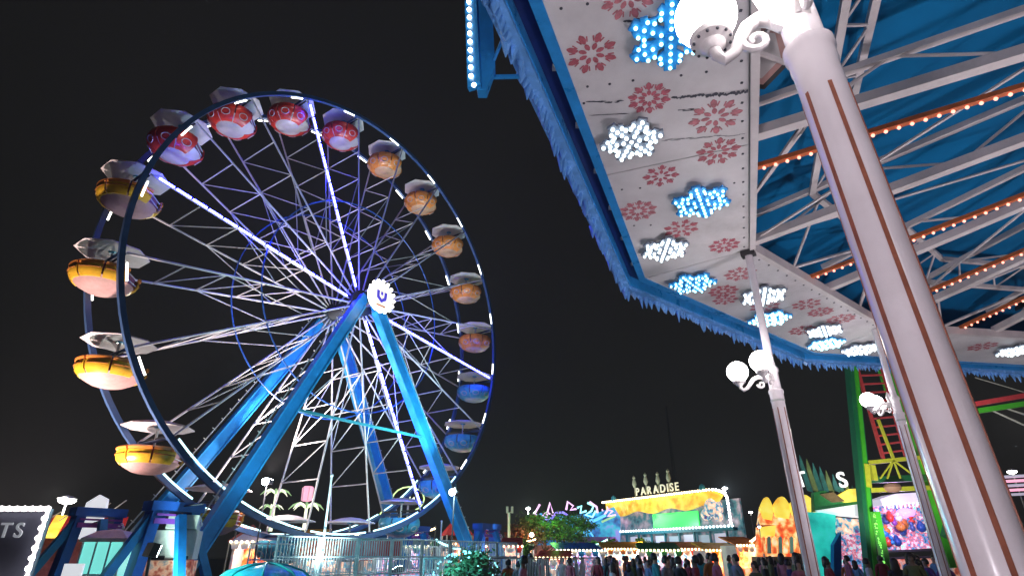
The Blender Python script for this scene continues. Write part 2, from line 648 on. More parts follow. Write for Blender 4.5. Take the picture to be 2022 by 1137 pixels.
# legs
FEET, TOPS = {}, {}
for sv in (1, -1):
    for su in (1, -1):
        top = wl(0.28 * su + (0.45 if sv < 0 else 0), 1.62 * sv, WC.z + 0.1)
        foot = wl({(1, 1): 8.0, (-1, 1): -6.9, (1, -1): 7.6, (-1, -1): -7.2}[(su, sv)], 2.5 if sv > 0 else -1.85, 0.0)
        TOPS[(su, sv)] = top
        FEET[(su, sv)] = foot
        m = MB()
        m.bar(top, foot, 0.30, 0.40, up=(1, 0, 0.5 * su))
        leg = m.build('support_leg', 'leg_blue', wheel, local=True)
        # flanges with the lit side painted in lighter blue, and a cable tray
        d = (foot - top).normalized()
        n_ = d.cross(Vector((0, 1, 0))).normalized()
        m = MB()
        for q in (1, -1):
            m.bar(top + n_ * (.23 * q) + d * .5, foot + n_ * (.23 * q), 0.36, 0.06, up=n_)
        m.build('flange', 'leg_edge', leg, local=True)
        m = MB()
        for i in range(26):
            p = top + d * (1.0 + i * 0.5) - n_ * (su * -.42)
            m.tube(p, p + Vector((0, .0, 0)) + n_ * (su * .14), 0.02, None, 4)
        m.tube(top + d * 0.8 + n_ * (.46 * su), top + d * 13.6 + n_ * (.46 * su), 0.025, None, 5)
        m.build('cable_ladder', 'galvanised', leg, local=True)
# tie between the front legs
for sv in (1, ):
    m = MB()
    for z in (6.6, ):
        t = (WC.z + .1 - z) / (WC.z + .1)
        pa = TOPS[(1, sv)].lerp(FEET[(1, sv)], t)
        pb = TOPS[(-1, sv)].lerp(FEET[(-1, sv)], t)
        m.bar(pa, pb, 0.08, 0.10)
    m.build('leg_tie', 'teal_steel', wheel, local=True)
# splice bands, base frames
for (su, sv), ft in FEET.items():
    m = MB()
    x, y = ft.x, ft.y
    for dx in (-.62, .62):
        m.bar((x + dx * 1.25, y, 0), (x + dx * .85, y, 3.0), .50, .26, up=(1, 0, 0))
    m.box((x, y, 2.95), (1.5, .60, .26))
    m.box((x, y, 1.05), (1.0, .4, .20))
    bf = m.build('base_frame', 'base_blue', wheel, local=True)
    for du, dv in ((-1.9, 0), (1.9, 0), (0, -1.6)):
        m = MB()
        m.bar((x + du * .3, y + dv * .3, 2.7), (x + du, y + dv, .1), .22, .22)
        m.box((x + du, y + dv, .06), (.5, .5, .10))
        m.build('outrigger', 'leg_blue', bf, local=True)
    m = MB()
    m.box((x, y - .37, 2.55), (1.3, .05, .14))
    m.box((x, y - .33, 2.72), (1.2, .05, .06))
    m.build('purple_strip', 'base_purple', bf, local=True)
    m = MB()
    for i in range(5):
        k = 2 * PI * i / 5
        m.ball((x + .62 + .08 * math.cos(k), y - .34, 2.5 + .09 * math.sin(k)), .07, 6)
    m.build('flower_emblem', 'white_paint', bf, local=True)
    m = MB()
    m.box((x + .62, y - .325, 1.75), (.22, .03, .12))
    m.box((x + .62, y - .325, 1.55), (.20, .03, .14))
    m.build('red_decal', 'panel_red', bf, local=True)
# foot beams on the ground
m = MB()
for sv in (1, -1):
    m.box((.4, -2.5 if sv > 0 else 1.85, .14), (17.5, .5, .26))
for su in (1, -1):
    m.box((7.3 * su, -.3, .12), (.5, 6.0, .22))
m.build('foot_beam', 'base_blue', wheel, local=True)

# ---- gondolas: hang from the wheel, things of their own
def gondola_proto(pm, label, group, ring=True, bowl='tub_white'):
    r = thing('gondola', label, 'gondola', (0, 0, 0), 0, group)
    ph = PI / 8
    m = MB()
    m.lathe([(1e-5, .68), (.45, .63), (1.20, .44), (1.22, .40), (1.17, .395), (.60, .43), (1e-5, .455)], 8, ph=ph)
    m.build('canopy', 'canopy_white', r, local=True)
    m = MB()
    m.lathe([(1e-5, .40), (.13, .40), (.17, .45), (1e-5, .46)], 8)
    m.build('canopy_boss', 'panel_teal', r, local=True)
    m = MB()
    m.tube((0, 0, .42), (0, 0, -1.05), .05, None, 8)
    m.build('post', 'galvanised', r, local=True, smooth=True)
    m = MB()
    m.tube((0, HW, 0), (0, -HW, 0), .045, None, 6)
    m.build('axle', 'dark_steel', r, local=True)
    m = MB()
    m.lathe([(1e-5, -1.24), (.34, -1.23), (.52, -1.18), (.80, -1.03), (.98, -.86), (.94, -.84), (.55, -1.08), (1e-5, -1.1)], 24, ph=ph)
    m.build('bowl', bowl, r, local=True, smooth=True)
    for i in range(8):
        k0, k1 = 2 * PI * i / 8 + ph, 2 * PI * (i + 1) / 8 + ph
        kk0, kk1 = k0 + .03, k1 - .03
        if i == 6:
            m = MB()
            for z in (-.72, -.50):
                m.tube((1.0 * math.cos(kk0), 1.0 * math.sin(kk0), z), (1.0 * math.cos(kk1), 1.0 * math.sin(kk1), z), .02, None, 5)
            m.build('gate', 'galvanised', r, local=True)
            continue
        prof = [(.66, -1.135), (.84, -1.02), (.99, -.88), (1.10, -.70), (1.09, -.52), (1.03, -.36)] if ring else [(.93, -.95), (1.05, -.82), (1.10, -.66), (1.09, -.52)]
        m = MB()
        nk, npf = 4, len(prof)
        vs, fs = [], []
        for d_ in (0, .05):
            for rr, z in prof:
                for j in range(nk):
                    kk = kk0 + (kk1 - kk0) * j / (nk - 1)
                    bul = 1 + .015 * math.sin(PI * j / (nk - 1))
                    vs.append(((rr * bul - d_) * math.cos(kk), (rr * bul - d_) * math.sin(kk), z))
        g_ = lambda d_, i_, j_: d_ * npf * nk + i_ * nk + j_
        for i_ in range(npf - 1):
            for j_ in range(nk - 1):
                fs.append((g_(0, i_, j_), g_(0, i_, j_ + 1), g_(0, i_ + 1, j_ + 1), g_(0, i_ + 1, j_)))
                fs.append((g_(1, i_, j_), g_(1, i_ + 1, j_), g_(1, i_ + 1, j_ + 1), g_(1, i_, j_ + 1)))
        for j_ in range(nk - 1):
            fs.append((g_(0, 0, j_), g_(1, 0, j_), g_(1, 0, j_ + 1), g_(0, 0, j_ + 1)))
            fs.append((g_(0, npf - 1, j_), g_(0, npf - 1, j_ + 1), g_(1, npf - 1, j_ + 1), g_(1, npf - 1, j_)))
        for i_ in range(npf - 1):
            fs.append((g_(0, i_, 0), g_(0, i_ + 1, 0), g_(1, i_ + 1, 0), g_(1, i_, 0)))
            fs.append((g_(0, i_, nk - 1), g_(1, i_, nk - 1), g_(1, i_ + 1, nk - 1), g_(0, i_ + 1, nk - 1)))
        m.add(vs, fs)
        pn = m.build('side_panel', pm, r, local=True, smooth=True)
        km = (k0 + k1) / 2
        m = MB()
        c0 = Vector((math.cos(km), math.sin(km), 0))
        tt = Vector((-math.sin(km), math.cos(km), 0))
        if ring:
            # a pale ring painted proud on the panel
            ctr = c0 * .965 + Vector((0, 0, -.87))
            up_ = Vector((c0.x * .57, c0.y * .57, .82))
            m.path([ctr + c0 * .035 + tt * (.19 * math.cos(q)) + up_ * (.15 * math.sin(q)) for q in [2 * PI * j / 10 for j in range(11)]], .022, 4)
            m.build('ring_emblem', 'tub_white', pn, local=True)
        else:
            m.path([(1.115 * math.cos(q), 1.115 * math.sin(q), -.65) for q in [k0 + .08 + (k1 - k0 - .16) * j / 4 for j in range(5)]], .022, 5)
            m.build('panel_stripe', 'seat_stripe', pn, local=True)
            m = MB()
            m.path([(1.07 * math.cos(q), 1.07 * math.sin(q), -.44) for q in [k0 + .03 + (k1 - k0 - .06) * j / 4 for j in range(5)]], .075, 6)
            m.build('top_rail', 'panel_orange', pn, local=True, smooth=True)
    m = MB()
    m.lathe([(.50, -.86), (.92, -.84), (.94, -.40), (.88, -.38), (.84, -.78), (.50, -.80)], 8, ph=ph)
    m.build('seat', 'seat_purple', r, local=True)
    return r


COLS = {'red': ('panel_red', '%s red and white gondola on the wheel, counted from the yellow ones'),
        'yellow': ('panel_yellow', '%s yellow gondola below the red ones on the wheel, counted from the red'),
        'orange': ('panel_orange', '%s orange gondola on the wheel, counted from the red ones'),
        'teal': ('panel_teal', '%s teal gondola low on the wheel, counted from the orange ones')}
ORD = ('first', 'second', 'third', 'fourth', 'fifth', 'sixth', 'seventh', 'eighth')
SEQ = {'red': (154, 136, 118, 100), 'yellow': (172, 190, 208, 226, 244), 'orange': (82, 64, 46, 28, 10), 'teal': (352, 334, 316, 298, 280, 262)}
protos = {}
for k in range(NS):
    a = PH + 18 * k
    deg = a % 360
    if 98 < deg < 160:
        cn = 'red'
    elif 160 < deg < 250:
        cn = 'yellow'
    elif 20 < deg < 98:
        cn = 'orange'
    else:
        cn = 'teal'
    if deg == 10:
        cn = 'orange'
    pm, lb = COLS[cn]
    if cn not in protos:
        protos[cn] = gondola_proto(pm, lb, cn + ' gondolas hanging on the ferris wheel', cn != 'yellow', {'red': 'tub_white', 'yellow': 'tub_pink', 'orange': 'tub_peach', 'teal': 'tub_aqua'}[cn])
        o = protos[cn]
    else:
        o = copy_tree(protos[cn])
    o.location = WM @ rp(WR - 0.15, a, 0)
    o.rotation_euler = (0, 0, WTH)
    o.scale = (.90, .90, .90)
    o['label'] = lb % ORD[SEQ[cn].index(int(round(deg)))]

# ================================================================== SNOWFLAKE PAVILION
H = 4.2
ZS = 1.65 + H                               # underside of the soffit
PC = Vector((2.8003 * H, 0.4078 * H, 0))
RI, RO = 2.3927 * H, (2.3927 + 0.3985) * H
RT = RO + 0.089 * H
PPH = R(144.41)
pav = thing('pavilion', 'round snowflake pavilion with white soffit, blue icicle trim and blue canvas roof', 'pavilion',
            (PC.x, PC.y, 0))


def pv(k, r, z):
    """12-gon vertex k (fractional k runs along the straight side)"""
    k0 = math.floor(k)
    f = k - k0
    a0, a1 = PPH - k0 * PI / 6, PPH - (k0 + 1) * PI / 6
    p0 = Vector((PC.x + r * math.cos(a0), PC.y + r * math.sin(a0), z))
    p1 = Vector((PC.x + r * math.cos(a1), PC.y + r * math.sin(a1), z))
    return p0.lerp(p1, f)


NSUB = 2
soff = {}
for k in range(12):
    for s in range(NSUB):
        k0, k1 = k + s / NSUB, k + (s + 1) / NSUB - 1e-9
        g0 = 0.0016
        a = [pv(k0 + g0, RI, ZS), pv(k1 - g0, RI, ZS), pv(k1 - g0, RO, ZS), pv(k0 + g0, RO, ZS)]
        m = MB()
        m.prism(a, (0, 0, .05))
        soff[(k, s)] = m.build('soffit_panel', 'soffit_white', pav)
    # inner edge beam and rivet strip
    m = MB()
    m.bar(pv(k, RI - .05, ZS + .03), pv(k + 1 - 1e-9, RI - .05, ZS + .03), 0.08, 0.16)
    m.build('edge_beam', 'beam_white', pav)
    m = MB()
    for i in range(18):
        p = pv(k + (i + .5) / 18, RI + .07, ZS - .004)
        m.box(p, (.022, .022, .012))
    m.build('rivet_strip', 'scuff_dark', soff[(k, 0)])
    # blue outer trim: lip, recessed channel painted dark for its shade, hanging valance
    m = MB()
    m.prism([pv(k, RO, ZS - .02), pv(k + 1 - 1e-9, RO, ZS - .02), pv(k + 1 - 1e-9, RO + .11, ZS - .02), pv(k, RO + .11, ZS - .02)], (0, 0, .09))
    m.build('trim_lip', 'trim_blue', pav)
    m = MB()
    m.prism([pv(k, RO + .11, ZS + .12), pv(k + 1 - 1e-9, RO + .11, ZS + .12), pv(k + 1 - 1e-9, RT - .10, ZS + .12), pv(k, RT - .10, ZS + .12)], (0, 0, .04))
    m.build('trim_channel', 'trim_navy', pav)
    m = MB()
    zt, zb = ZS + .55, ZS - .06
    m.prism([pv(k, RT - .10, zb), pv(k + 1 - 1e-9, RT - .10, zb), pv(k + 1 - 1e-9, RT + .04, zb), pv(k, RT + .04, zb)], (0, 0, zt - zb))
    m.build('valance', 'trim_blue', pav)
    m = MB()
    m.bar(pv(k, RT - .005, ZS - .085), pv(k + 1 - 1e-9, RT - .005, ZS - .085), .16, .06)
    ni = 78
    rr = random.Random(k)
    for i in range(ni):
        t = k + (i + .5) / ni
        p = pv(min(t, k + .9999), RT + .02 + rr.uniform(-.03, .03), ZS - .10)
        L = rr.choice((.09, .12, .16, .20, .13)) * rr.uniform(.8, 1.2)
        w_ = .05 * rr.uniform(.8, 1.15)
        m.tube(p, p + Vector((rr.uniform(-.012, .012), rr.uniform(-.012, .012), -L)), w_, .006, 5)
    m.build('icicle_fringe', 'icicle_blue', pav)
    # bolts in the channel
    m = MB()
    for i in range(7):
        p = pv(k + (i + .5) / 7, RO + .14, ZS + .10)
        m.box(p, (.05, .05, .05))
    m.build('channel_clips', 'galvanised', pav)


def onsoffit(x, y, z):
    d = ray(x, y)
    return CAM + d * ((z - CAM.z) / d.z)


def flake_pts(kind, r, rot):
    """bulb positions of a six-armed crystal"""
    pts = [(0, 0)]
    for i in range(6):
        a = rot + i * PI / 3
        c, s = math.cos(a), math.sin(a)
        for q in (.28, .52, .76, 1.0):
            pts.append((q * r * c, q * r * s))
        for q, b in ((.62, .26), (.80, .24)):
            for sg in (1, -1):
                pts.append((q * r * c - sg * b * r * s, q * r * s + sg * b * r * c))
    return pts


def petal_flake(m, c, r, rot, z, n=8):
    """printed eight-petal flake, flat on the soffit"""
    for i in range(n):
        a = rot + i * 2 * PI / n
        for q0, q1, w in ((.20, .52, .095), (.55, 1.0, .125)):
            ps = []
            for t, ww in ((q0, .3), (q0 + (q1 - q0) * .35, 1), (q0 + (q1 - q0) * .75, .9), (q1, .2)):
                ps.append((t, ww * w))
            poly = [(t, -w2) for t, w2 in ps] + [(t, w2) for t, w2 in reversed(ps)]
            m.prism([(c.x + r * (t * math.cos(a) - w2 * math.sin(a)), c.y + r * (t * math.sin(a) + w2 * math.cos(a)), z) for t, w2 in poly], (0, 0, .003))
        for sg in (1, -1):
            a2 = a + sg * .19
            p0 = Vector((c.x + r * .62 * math.cos(a2), c.y + r * .62 * math.sin(a2), z + .0015))
            p1 = Vector((c.x + r * .86 * math.cos(a2 + sg * .06), c.y + r * .86 * math.sin(a2 + sg * .06), z + .0015))
            m.bar(p0, p1, .05 * r, .003)


def panel_of(p):
    d = p - PC
    a = math.atan2(d.y, d.x)
    kf = ((PPH - a) / (PI / 6)) % 12
    k = int(kf)
    return soff[(k, 0 if kf - k < .5 else 1)]


PRINTS = [(1168, 107, .24), (1282, 195, .24), (1412, 232, .26), (1418, 300, .25), (1305, 348, .24), (1260, 417, .24), (1345, 452, .25),
          (1430, 485, .25), (1240, -6, .22), (1428, 575, .26), (1432, 592, .25), (1462, 541, .25), (1592, 601, .26), (1620, 616, .26),
          (1510, 606, .26), (1585, 652, .28), (1495, 640, .28), (1660, 630, .26), (1940, 684, .3)]
for i, (x, y, r) in enumerate(PRINTS):
    c = onsoffit(x, y, ZS - .004)
    m = MB()
    petal_flake(m, c, r * (1, .92, 1.06)[i % 3], 0.2 + 0.5 * i, ZS - .005, (8, 10, 8, 9)[i % 4])
    m.build('printed_snowflake', ('print_red', 'print_rose', 'print_faded')[i % 3], panel_of(c), clean=False)
FLAKES = [(1325, 75, 'b', .345), (1247, 280, 'w', .31), (1385, 402, 'b', .335), (1313, 495, 'w', .32), (1368, 562, 'b', .35), (1508, 586, 'w', .36),
          (1520, 631, 'b', .36), (1628, 654, 'w', .32), (1632, 680, 'b', .34), (1700, 691, 'w', .36), (2008, 693, 'w', .36), (1330, -150, 'w', .25)]
for i, (x, y, t, r) in enumerate(FLAKES):
    z = ZS - .10
    c = onsoffit(x, y, z)
    rot = .3 + .4 * i
    fr = MB()
    for a in range(6):
        k = rot + a * PI / 3
        d = Vector((math.cos(k), math.sin(k), 0))
        n_ = Vector((-d.y, d.x, 0))
        z3 = Vector((c.x, c.y, z + .02 + .0021 * a))
        fr.bar(z3 + d * r * .06, z3 + d * r * 1.12, .085 * r / .26, .03)
        for sg in (1, -1):
            fr.bar(z3 + d * r * .45, z3 + d * r * .72 + n_ * sg * r * .30, .055 * r / .26, .0265 + .0007 * sg)
            fr.bar(z3 + d * r * .70, z3 + d * r * .92 + n_ * sg * r * .28, .05 * r / .26, .0235 + .0007 * sg)
    fr.tube((c.x, c.y, z - .004), (c.x, c.y, ZS - .002), .05, None, 8)
    f = fr.build('light_snowflake', 'flake_blue' if t == 'b' else 'flake_white', pav)
    pts = flake_pts(t, r, rot)
    bm_ = 'bulb_cyan' if t == 'b' else 'bulb_ice'
    if i < 5:
        b0 = MB()
        b0.ball((0, 0, 0), .019 if t == 'b' else .023, 8)
        proto = None
        for px_, py_ in pts:
            loc = Vector((c.x + px_, c.y + py_, z - .008)) - OFF[pav.name]
            if proto is None:
                proto = b0.build('bulb', bm_, f, smooth=True, local=True)
                proto.location = loc
            else:
                share(proto, f, loc)
    else:
        b0 = MB()
        for px_, py_ in pts:
            b0.ball((c.x + px_, c.y + py_, z - .008), .028, 6)
        tag(b0.build('bulbs', bm_, f, smooth=True), kind='stuff')
# scuffs and torn film on the soffit
rr = random.Random(3)
for x0, y0, x1, y1, n, w in ((1235, 42, 1290, 36, 6, .03), (1165, 203, 1230, 200, 7, .03), (1330, 193, 1410, 186, 14, .045), (1395, 190, 1475, 180, 15, .06),
                             (1175, 228, 1240, 226, 5, .016), (1340, 218, 1375, 216, 4, .02), (1310, 278, 1470, 264, 16, .012), (1250, 120, 1300, 118, 4, .006)):
    m = MB()
    for i in range(n):
        t = (i + rr.uniform(.1, .9)) / n
        c = onsoffit(x0 + (x1 - x0) * t, y0 + (y1 - y0) * t + rr.uniform(-2, 2), ZS - .003)
        e_ = (onsoffit(x1, y1, ZS - .003) - onsoffit(x0, y0, ZS - .003))
        L = e_.length / n * rr.uniform(1.2, 2.6)
        e_.normalize()
        nn = Vector((-e_.y, e_.x, 0))
        poly = []
        for j in range(9):
            k = 2 * PI * j / 9
            poly.append(c + e_ * (L * .55 * math.cos(k) * rr.uniform(.6, 1.2)) + nn * (w * .42 * math.sin(k) * rr.uniform(.3, 1.3)) + Vector((0, 0, -.0004 * i)))
        m.prism(poly, (0, 0, .0003))
    c = onsoffit((x0 + x1) / 2, (y0 + y1) / 2, ZS)
    tag(m.build('scuff', 'scuff_dark', panel_of(c), clean=False), kind='stuff')
for x, y in ((1108, 18), (1160, 9), (1160, 172), (1204, 167), (1250, 160), (1345, 150), (1395, 143), (1264, 372), (1228, 375), (1450, 362), (1285, 445), (1252, 446), (1153, 205)):
    c = onsoffit(x, y, ZS - .006)
    m = MB()
    m.tube(c, c + Vector((0, 0, .006)), .014, None, 8)
    m.build('screw_head', 'scuff_dark', panel_of(c))

# roof canvas
m = MB()
vs, fs = [], []
rings = [(RT - .15, ZS + .50), (RI + .3, ZS + .85), (RI * .75, ZS + 1.45), (RI * .45, ZS + 2.1), (RI * .12, ZS + 2.9)]
NT = 72
for j, (r_, z_) in enumerate(rings):
    for i in range(NT):
        p = pv(12.0 * i / NT, r_, z_)
        sag = -0.015 * math.sin(PI * ((i * 24 / NT) % 1.0)) * (1 if 0 < j < 4 else 0)
        vs.append(p + Vector((0, 0, sag)))
for j in range(len(rings) - 1):
    for i in range(NT):
        fs.append((j * NT + i, j * NT + (i + 1) % NT, (j + 1) * NT + (i + 1) % NT, (j + 1) * NT + i))
fs.append(tuple(range((len(rings) - 1) * NT, len(rings) * NT)))
m.add(vs, fs)
m.build('roof_canvas', 'tarp_blue', pav, smooth=True)


def inward(s, t, z0, z1):
    """point on the radial line from perimeter position s (in sides) towards the centre"""
    a = pv(s, RI - .04, z0)
    b = Vector((PC.x, PC.y, z1))
    return a.lerp(b, t)


# rafters: vertices and mid-sides, each a light truss
for i in range(24):
    s = i * .5
    z0, z1 = ZS + .12, ZS + 1.15
    m = MB()
    m.bar(inward(s, 0, z0, z1), inward(s, .93, z0, z1), .13, .12)
    raf = m.build('rafter', 'beam_white', pav)
    m = MB()
    m.bar(inward(s, .0, z0 + .42, z1 + .75), inward(s, .93, z0 + .42, z1 + .75), .08, .08)
    m.build('top_chord', 'beam_white', raf)
    m = MB()
    for q in range(4):
        t0, t1 = .05 + q * .22, .05 + (q + .5) * .22
        m.tube(inward(s, t0, z0, z1), inward(s, t1, z0 + .42, z1 + .75), .02, None, 5)
        m.tube(inward(s, t1, z0 + .42, z1 + .75), inward(s, t0 + .22, z0, z1), .02, None, 5)
    m.build('web_bars', 'beam_white', raf)
# light rods with red bulbs, their glow painted into the rod colour
for k, ss in enumerate((-.62, -.38, .36, .87, 1.33, 1.83, 2.33, 2.83)):
    s = ss % 12
    if k == 0:
        continue
    z0, z1 = ZS + .10, ZS + .85
    m = MB()
    m.bar(inward(s, 0, z0, z1), inward(s, .9, z0, z1), .07, .06)
    rod = m.build('light_rod', 'rod_red', pav)
    b0 = MB()
    b0.ball((0, 0, 0), .021, 8)
    pr = None
    nb = 64
    for q in range(nb):
        loc = inward(s, .015 + .86 * q / nb, z0 - .05, z1 - .05) - OFF[pav.name]
        if pr is None:
            pr = b0.build('bulb', 'bulb_red', rod, smooth=True, local=True)
            pr.location = loc
        else:
            share(pr, rod, loc)
# ring truss near the inner edge
for k in range(12):
    m = MB()
    zr = ZS + .62
    for (r_, z_) in ((RI * .90, zr), (RI * .86, zr + .30)):
        m = MB()
        m.bar(pv(k, r_, z_), pv(k + 1 - 1e-9, r_, z_), .08, .07)
        m.build('ring_chord', 'beam_white', pav)
    m = MB()
    for q in range(6):
        a0 = pv(min(k + q / 6, k + .9999), RI * .90, zr)
        a1 = pv(k + min((q + .5) / 6, .9999), RI * .86, zr + .30)
        a2 = pv(k + min((q + 1) / 6, .9999), RI * .90, zr)
        m.tube(a0, a1, .018, None, 4)
        m.tube(a1, a2, .018, None, 4)
    for q in (.25, .75):
        m.tube(pv(k + q, RI - .06, ZS + .1), pv(k + (.5 if q < .5 else .51), RI * .90, zr), .028, None, 5)
        m.tube(pv(k + q, RI - .06, ZS + .1), pv(k + q - .2, RI * .90, zr), .022, None, 5)
    m.build('ring_web', 'beam_white', pav)
    # cross stays from the corner over the bay
    for q in (.5, -.5):
        m = MB()
        m.tube(pv(k, RI - .05, ZS + .12), inward((k + q) % 12, .42, ZS + .5, ZS + 1.6), .022, None, 5)
        m.build('stay_rod', 'beam_white', pav)
# corner brackets
for k in range(12):
    m = MB()
    m.box(pv(k, RI + .02, ZS - .06), (.20, .12, .09), Matrix.Rotation(PPH - k * PI / 6, 3, 'Z'))
    m.build('corner_bracket', 'dark_steel', pav)
# centre mast of the ride carries the roof
m = MB()
m.lathe([(1.6, 0), (1.6, .6), (.7, .9), (.6, ZS + 2.8)], 16, (PC.x, PC.y, 0))
m.build('centre_mast', 'column_white', pav, smooth=True)

# columns with lamps
LAMPZ = 3.66


def column(loc, az, label, arms=(-.42, .42), top=ZS, LAMPZ=3.70, ks=1.0, gr=.142, band=True, r0=.084):
    t = thing('lamp_column', label, 'column', (loc[0], loc[1], 0), az, 'fluted white columns of the pavilion')
    m = MB()
    m.lathe([(.19, 0), (.19, .10), (.15, .16), (.14, .55), (.16, .60), (.11, .70), (r0 + .012, .78), (r0, .85), (r0, LAMPZ - .24),
             (r0 + .004, LAMPZ - .22), (r0 + .004, LAMPZ - .17), (r0 + .012, LAMPZ - .155), (r0 + .012, LAMPZ - .12), (r0 - .008, LAMPZ - .10),
             (r0 - .010, LAMPZ + .12), (r0 + .004, LAMPZ + .14), (r0 + .004, LAMPZ + .18), (.060, LAMPZ + .22), (.054, LAMPZ + .3), (.054, top - .012)], 28)
    m.build('shaft', 'column_white', t, smooth=True, local=True)
    for i in range(6):
        k = 2 * PI * (i + .25) / 6
        m = MB()
        d = Vector((math.cos(k), math.sin(k), 0))
        m.bar(d * (r0 - .004) + Vector((0, 0, .95)), d * (r0 - .005) + Vector((0, 0, LAMPZ - .36)), .013, .014, up=d)
        m.build('rust_stripe', 'column_rust', t, local=True)
    m = MB()
    kk = -2.0
    cd_ = Vector((math.cos(kk), math.sin(kk), 0))
    m.path([cd_ * .066 + Vector((0, 0, top - .1)), cd_ * .072 + Vector((.01, 0, (top + LAMPZ) / 2)), cd_ * .075 + Vector((0, 0, LAMPZ + .35)), cd_ * (r0 + .02) + Vector((0, 0, LAMPZ + .1)),
            cd_ * (r0 + .022) + Vector((0, 0, LAMPZ - .3)), cd_ * (r0 + .012) + Vector((0, .01, LAMPZ - .6))], .007, 5)
    m.build('cable', 'dark_steel', t, local=True)
    m = MB()
    if band:
      m.lathe([(r0 + .002, LAMPZ - .275), (r0 + .006, LAMPZ - .275), (r0 + .006, LAMPZ - .25), (r0 + .002, LAMPZ - .25)], 24)
      m.build('clamp_band', 'galvanised', t, local=True)
    for q in arms:
        d = Vector((math.cos(q), math.sin(q), 0))
        pts = []
        # an S-scroll arm from the collar out and up to the globe holder
        for (a, b) in ((.07, .02), (.13, .07), (.19, .085), (.25, .06), (.30, .0), (.345, -.055), (.40, -.08), (.43, -.05), (.44, .0)):
            pts.append(d * a * ks + Vector((0, 0, LAMPZ + b)))
        m = MB()
        m.path(pts, [.034, .033, .03, .028, .026, .024, .024, .024, .024], 10)
        sp_ = []
        for i in range(14):
            k = i * .55
            rad = .052 - .003 * i
            sp_.append(d * (.165 + rad * math.cos(k)) + Vector((0, 0, LAMPZ - .02 - rad * math.sin(k))))
        m.path(sp_, [.018 - .0006 * i for i in range(14)], 8)
        m.prism([d * .05 + Vector((0, 0, LAMPZ + .16)), d * .10 + Vector((0, 0, LAMPZ + .30)), d * .135 + Vector((0, 0, LAMPZ + .20)),
                 d * .10 + Vector((0, 0, LAMPZ + .02)), d * .05 + Vector((0, 0, LAMPZ - .03))], Vector((-d.y, d.x, 0)) * .03)
        arm = m.build('lamp_arm', 'lamp_iron', t, smooth=True, local=True)
        gc = d * .44 * ks
        m = MB()
        m.lathe([(.028, LAMPZ - .02), (.05, LAMPZ + .0), (.052, LAMPZ + .012), (.082, LAMPZ + .03), (.086, LAMPZ + .055), (.06, LAMPZ + .06)], 20, gc)
        hold = m.build('globe_holder', 'lamp_iron', t, smooth=True, local=True)
        m = MB()
        for i in range(12):
            k = 2 * PI * i / 12
            p = gc + Vector((.074 * math.cos(k), .074 * math.sin(k), LAMPZ + .022))
            m.ball(p, .007, 6)
        m.build('vent_holes', 'scuff_dark', hold, local=True)
        m = MB()
        m.ball((gc.x, gc.y, LAMPZ + .043 + gr), gr, 24)
        m.build('globe', 'globe_glow', t, smooth=True, local=True)
    return t


def outward(k):
    return PPH - k * PI / 6


c2 = pv(0, RI + .02, 0)
column((c2.x, c2.y), outward(0) + .25, 'slender white column holding two glowing globes beside the icicle fringe corner', LAMPZ=3.80, arms=(.05, 1.25))
c3 = pv(1, RI + .02, 0) + Vector((-.2, 0, 0))
column((c3.x, c3.y), outward(1) + .25, 'slender white column in front of the green tower with red ladder', LAMPZ=4.25)
near_col = column((1.275, 1.575), R(178), 'thick fluted white column with rust stripes and a big globe lamp on scroll arm', arms=(-.25, 1.25), top=ZS + .06, LAMPZ=3.53, ks=.74, gr=.125, band=False, r0=.079)
near_col.rotation_euler = (0, .042, R(178))       # this post leans a little
for k, lb in ((2, 'white column supporting the far side of the pavilion, second from the icicle corner'),
              (3, 'white column supporting the far side of the pavilion, third from the icicle corner'),
              (-2, 'white column supporting the pavilion behind the camera'), (5, 'white column on the far side of the pavilion by the exit'),
              (8, 'white column on the opposite side of the pavilion')):
    c_ = pv(k % 12, RI + .02, 0)
    column((c_.x, c_.y), outward(k), lb)

# hexagonal mirror hung under the inner edge
hexp = onsoffit(1492, 108, ZS + .42)
t = thing('hexagon_panel', 'hexagonal mirror panel with black frame hanging at the soffit edge', 'panel', hexp)
nn = (hexp - CAM).normalized()
ex = nn.cross(Vector((0, 0, 1))).normalized()
ez = ex.cross(nn).normalized()
hx = [hexp + (ex * math.cos(PI / 6 + i * PI / 3) + ez * math.sin(PI / 6 + i * PI / 3)) * .36 for i in range(6)]
hi = [hexp + (ex * math.cos(PI / 6 + i * PI / 3) + ez * math.sin(PI / 6 + i * PI / 3)) * .31 for i in range(6)]
hj = [hexp + (ex * math.cos(PI / 6 + i * PI / 3) + ez * math.sin(PI / 6 + i * PI / 3)) * .245 for i in range(6)]
m = MB()
m.prism(hx, nn * .06)
m.build('frame', 'black_paint', t)
m = MB()
m.prism([p - nn * .012 for p in hi], nn * .01)
bv = m.build('bevel', 'tub_pink', t)
m = MB()
m.prism([p - nn * .03 for p in hj], nn * .016)
m.build('face', 'beam_white', t)
m = MB()
m.tube(hexp + nn * .05, hexp + nn * .05 + Vector((0, 0, .8)), .012, None, 5)
m.build('hanger', 'black_paint', t)

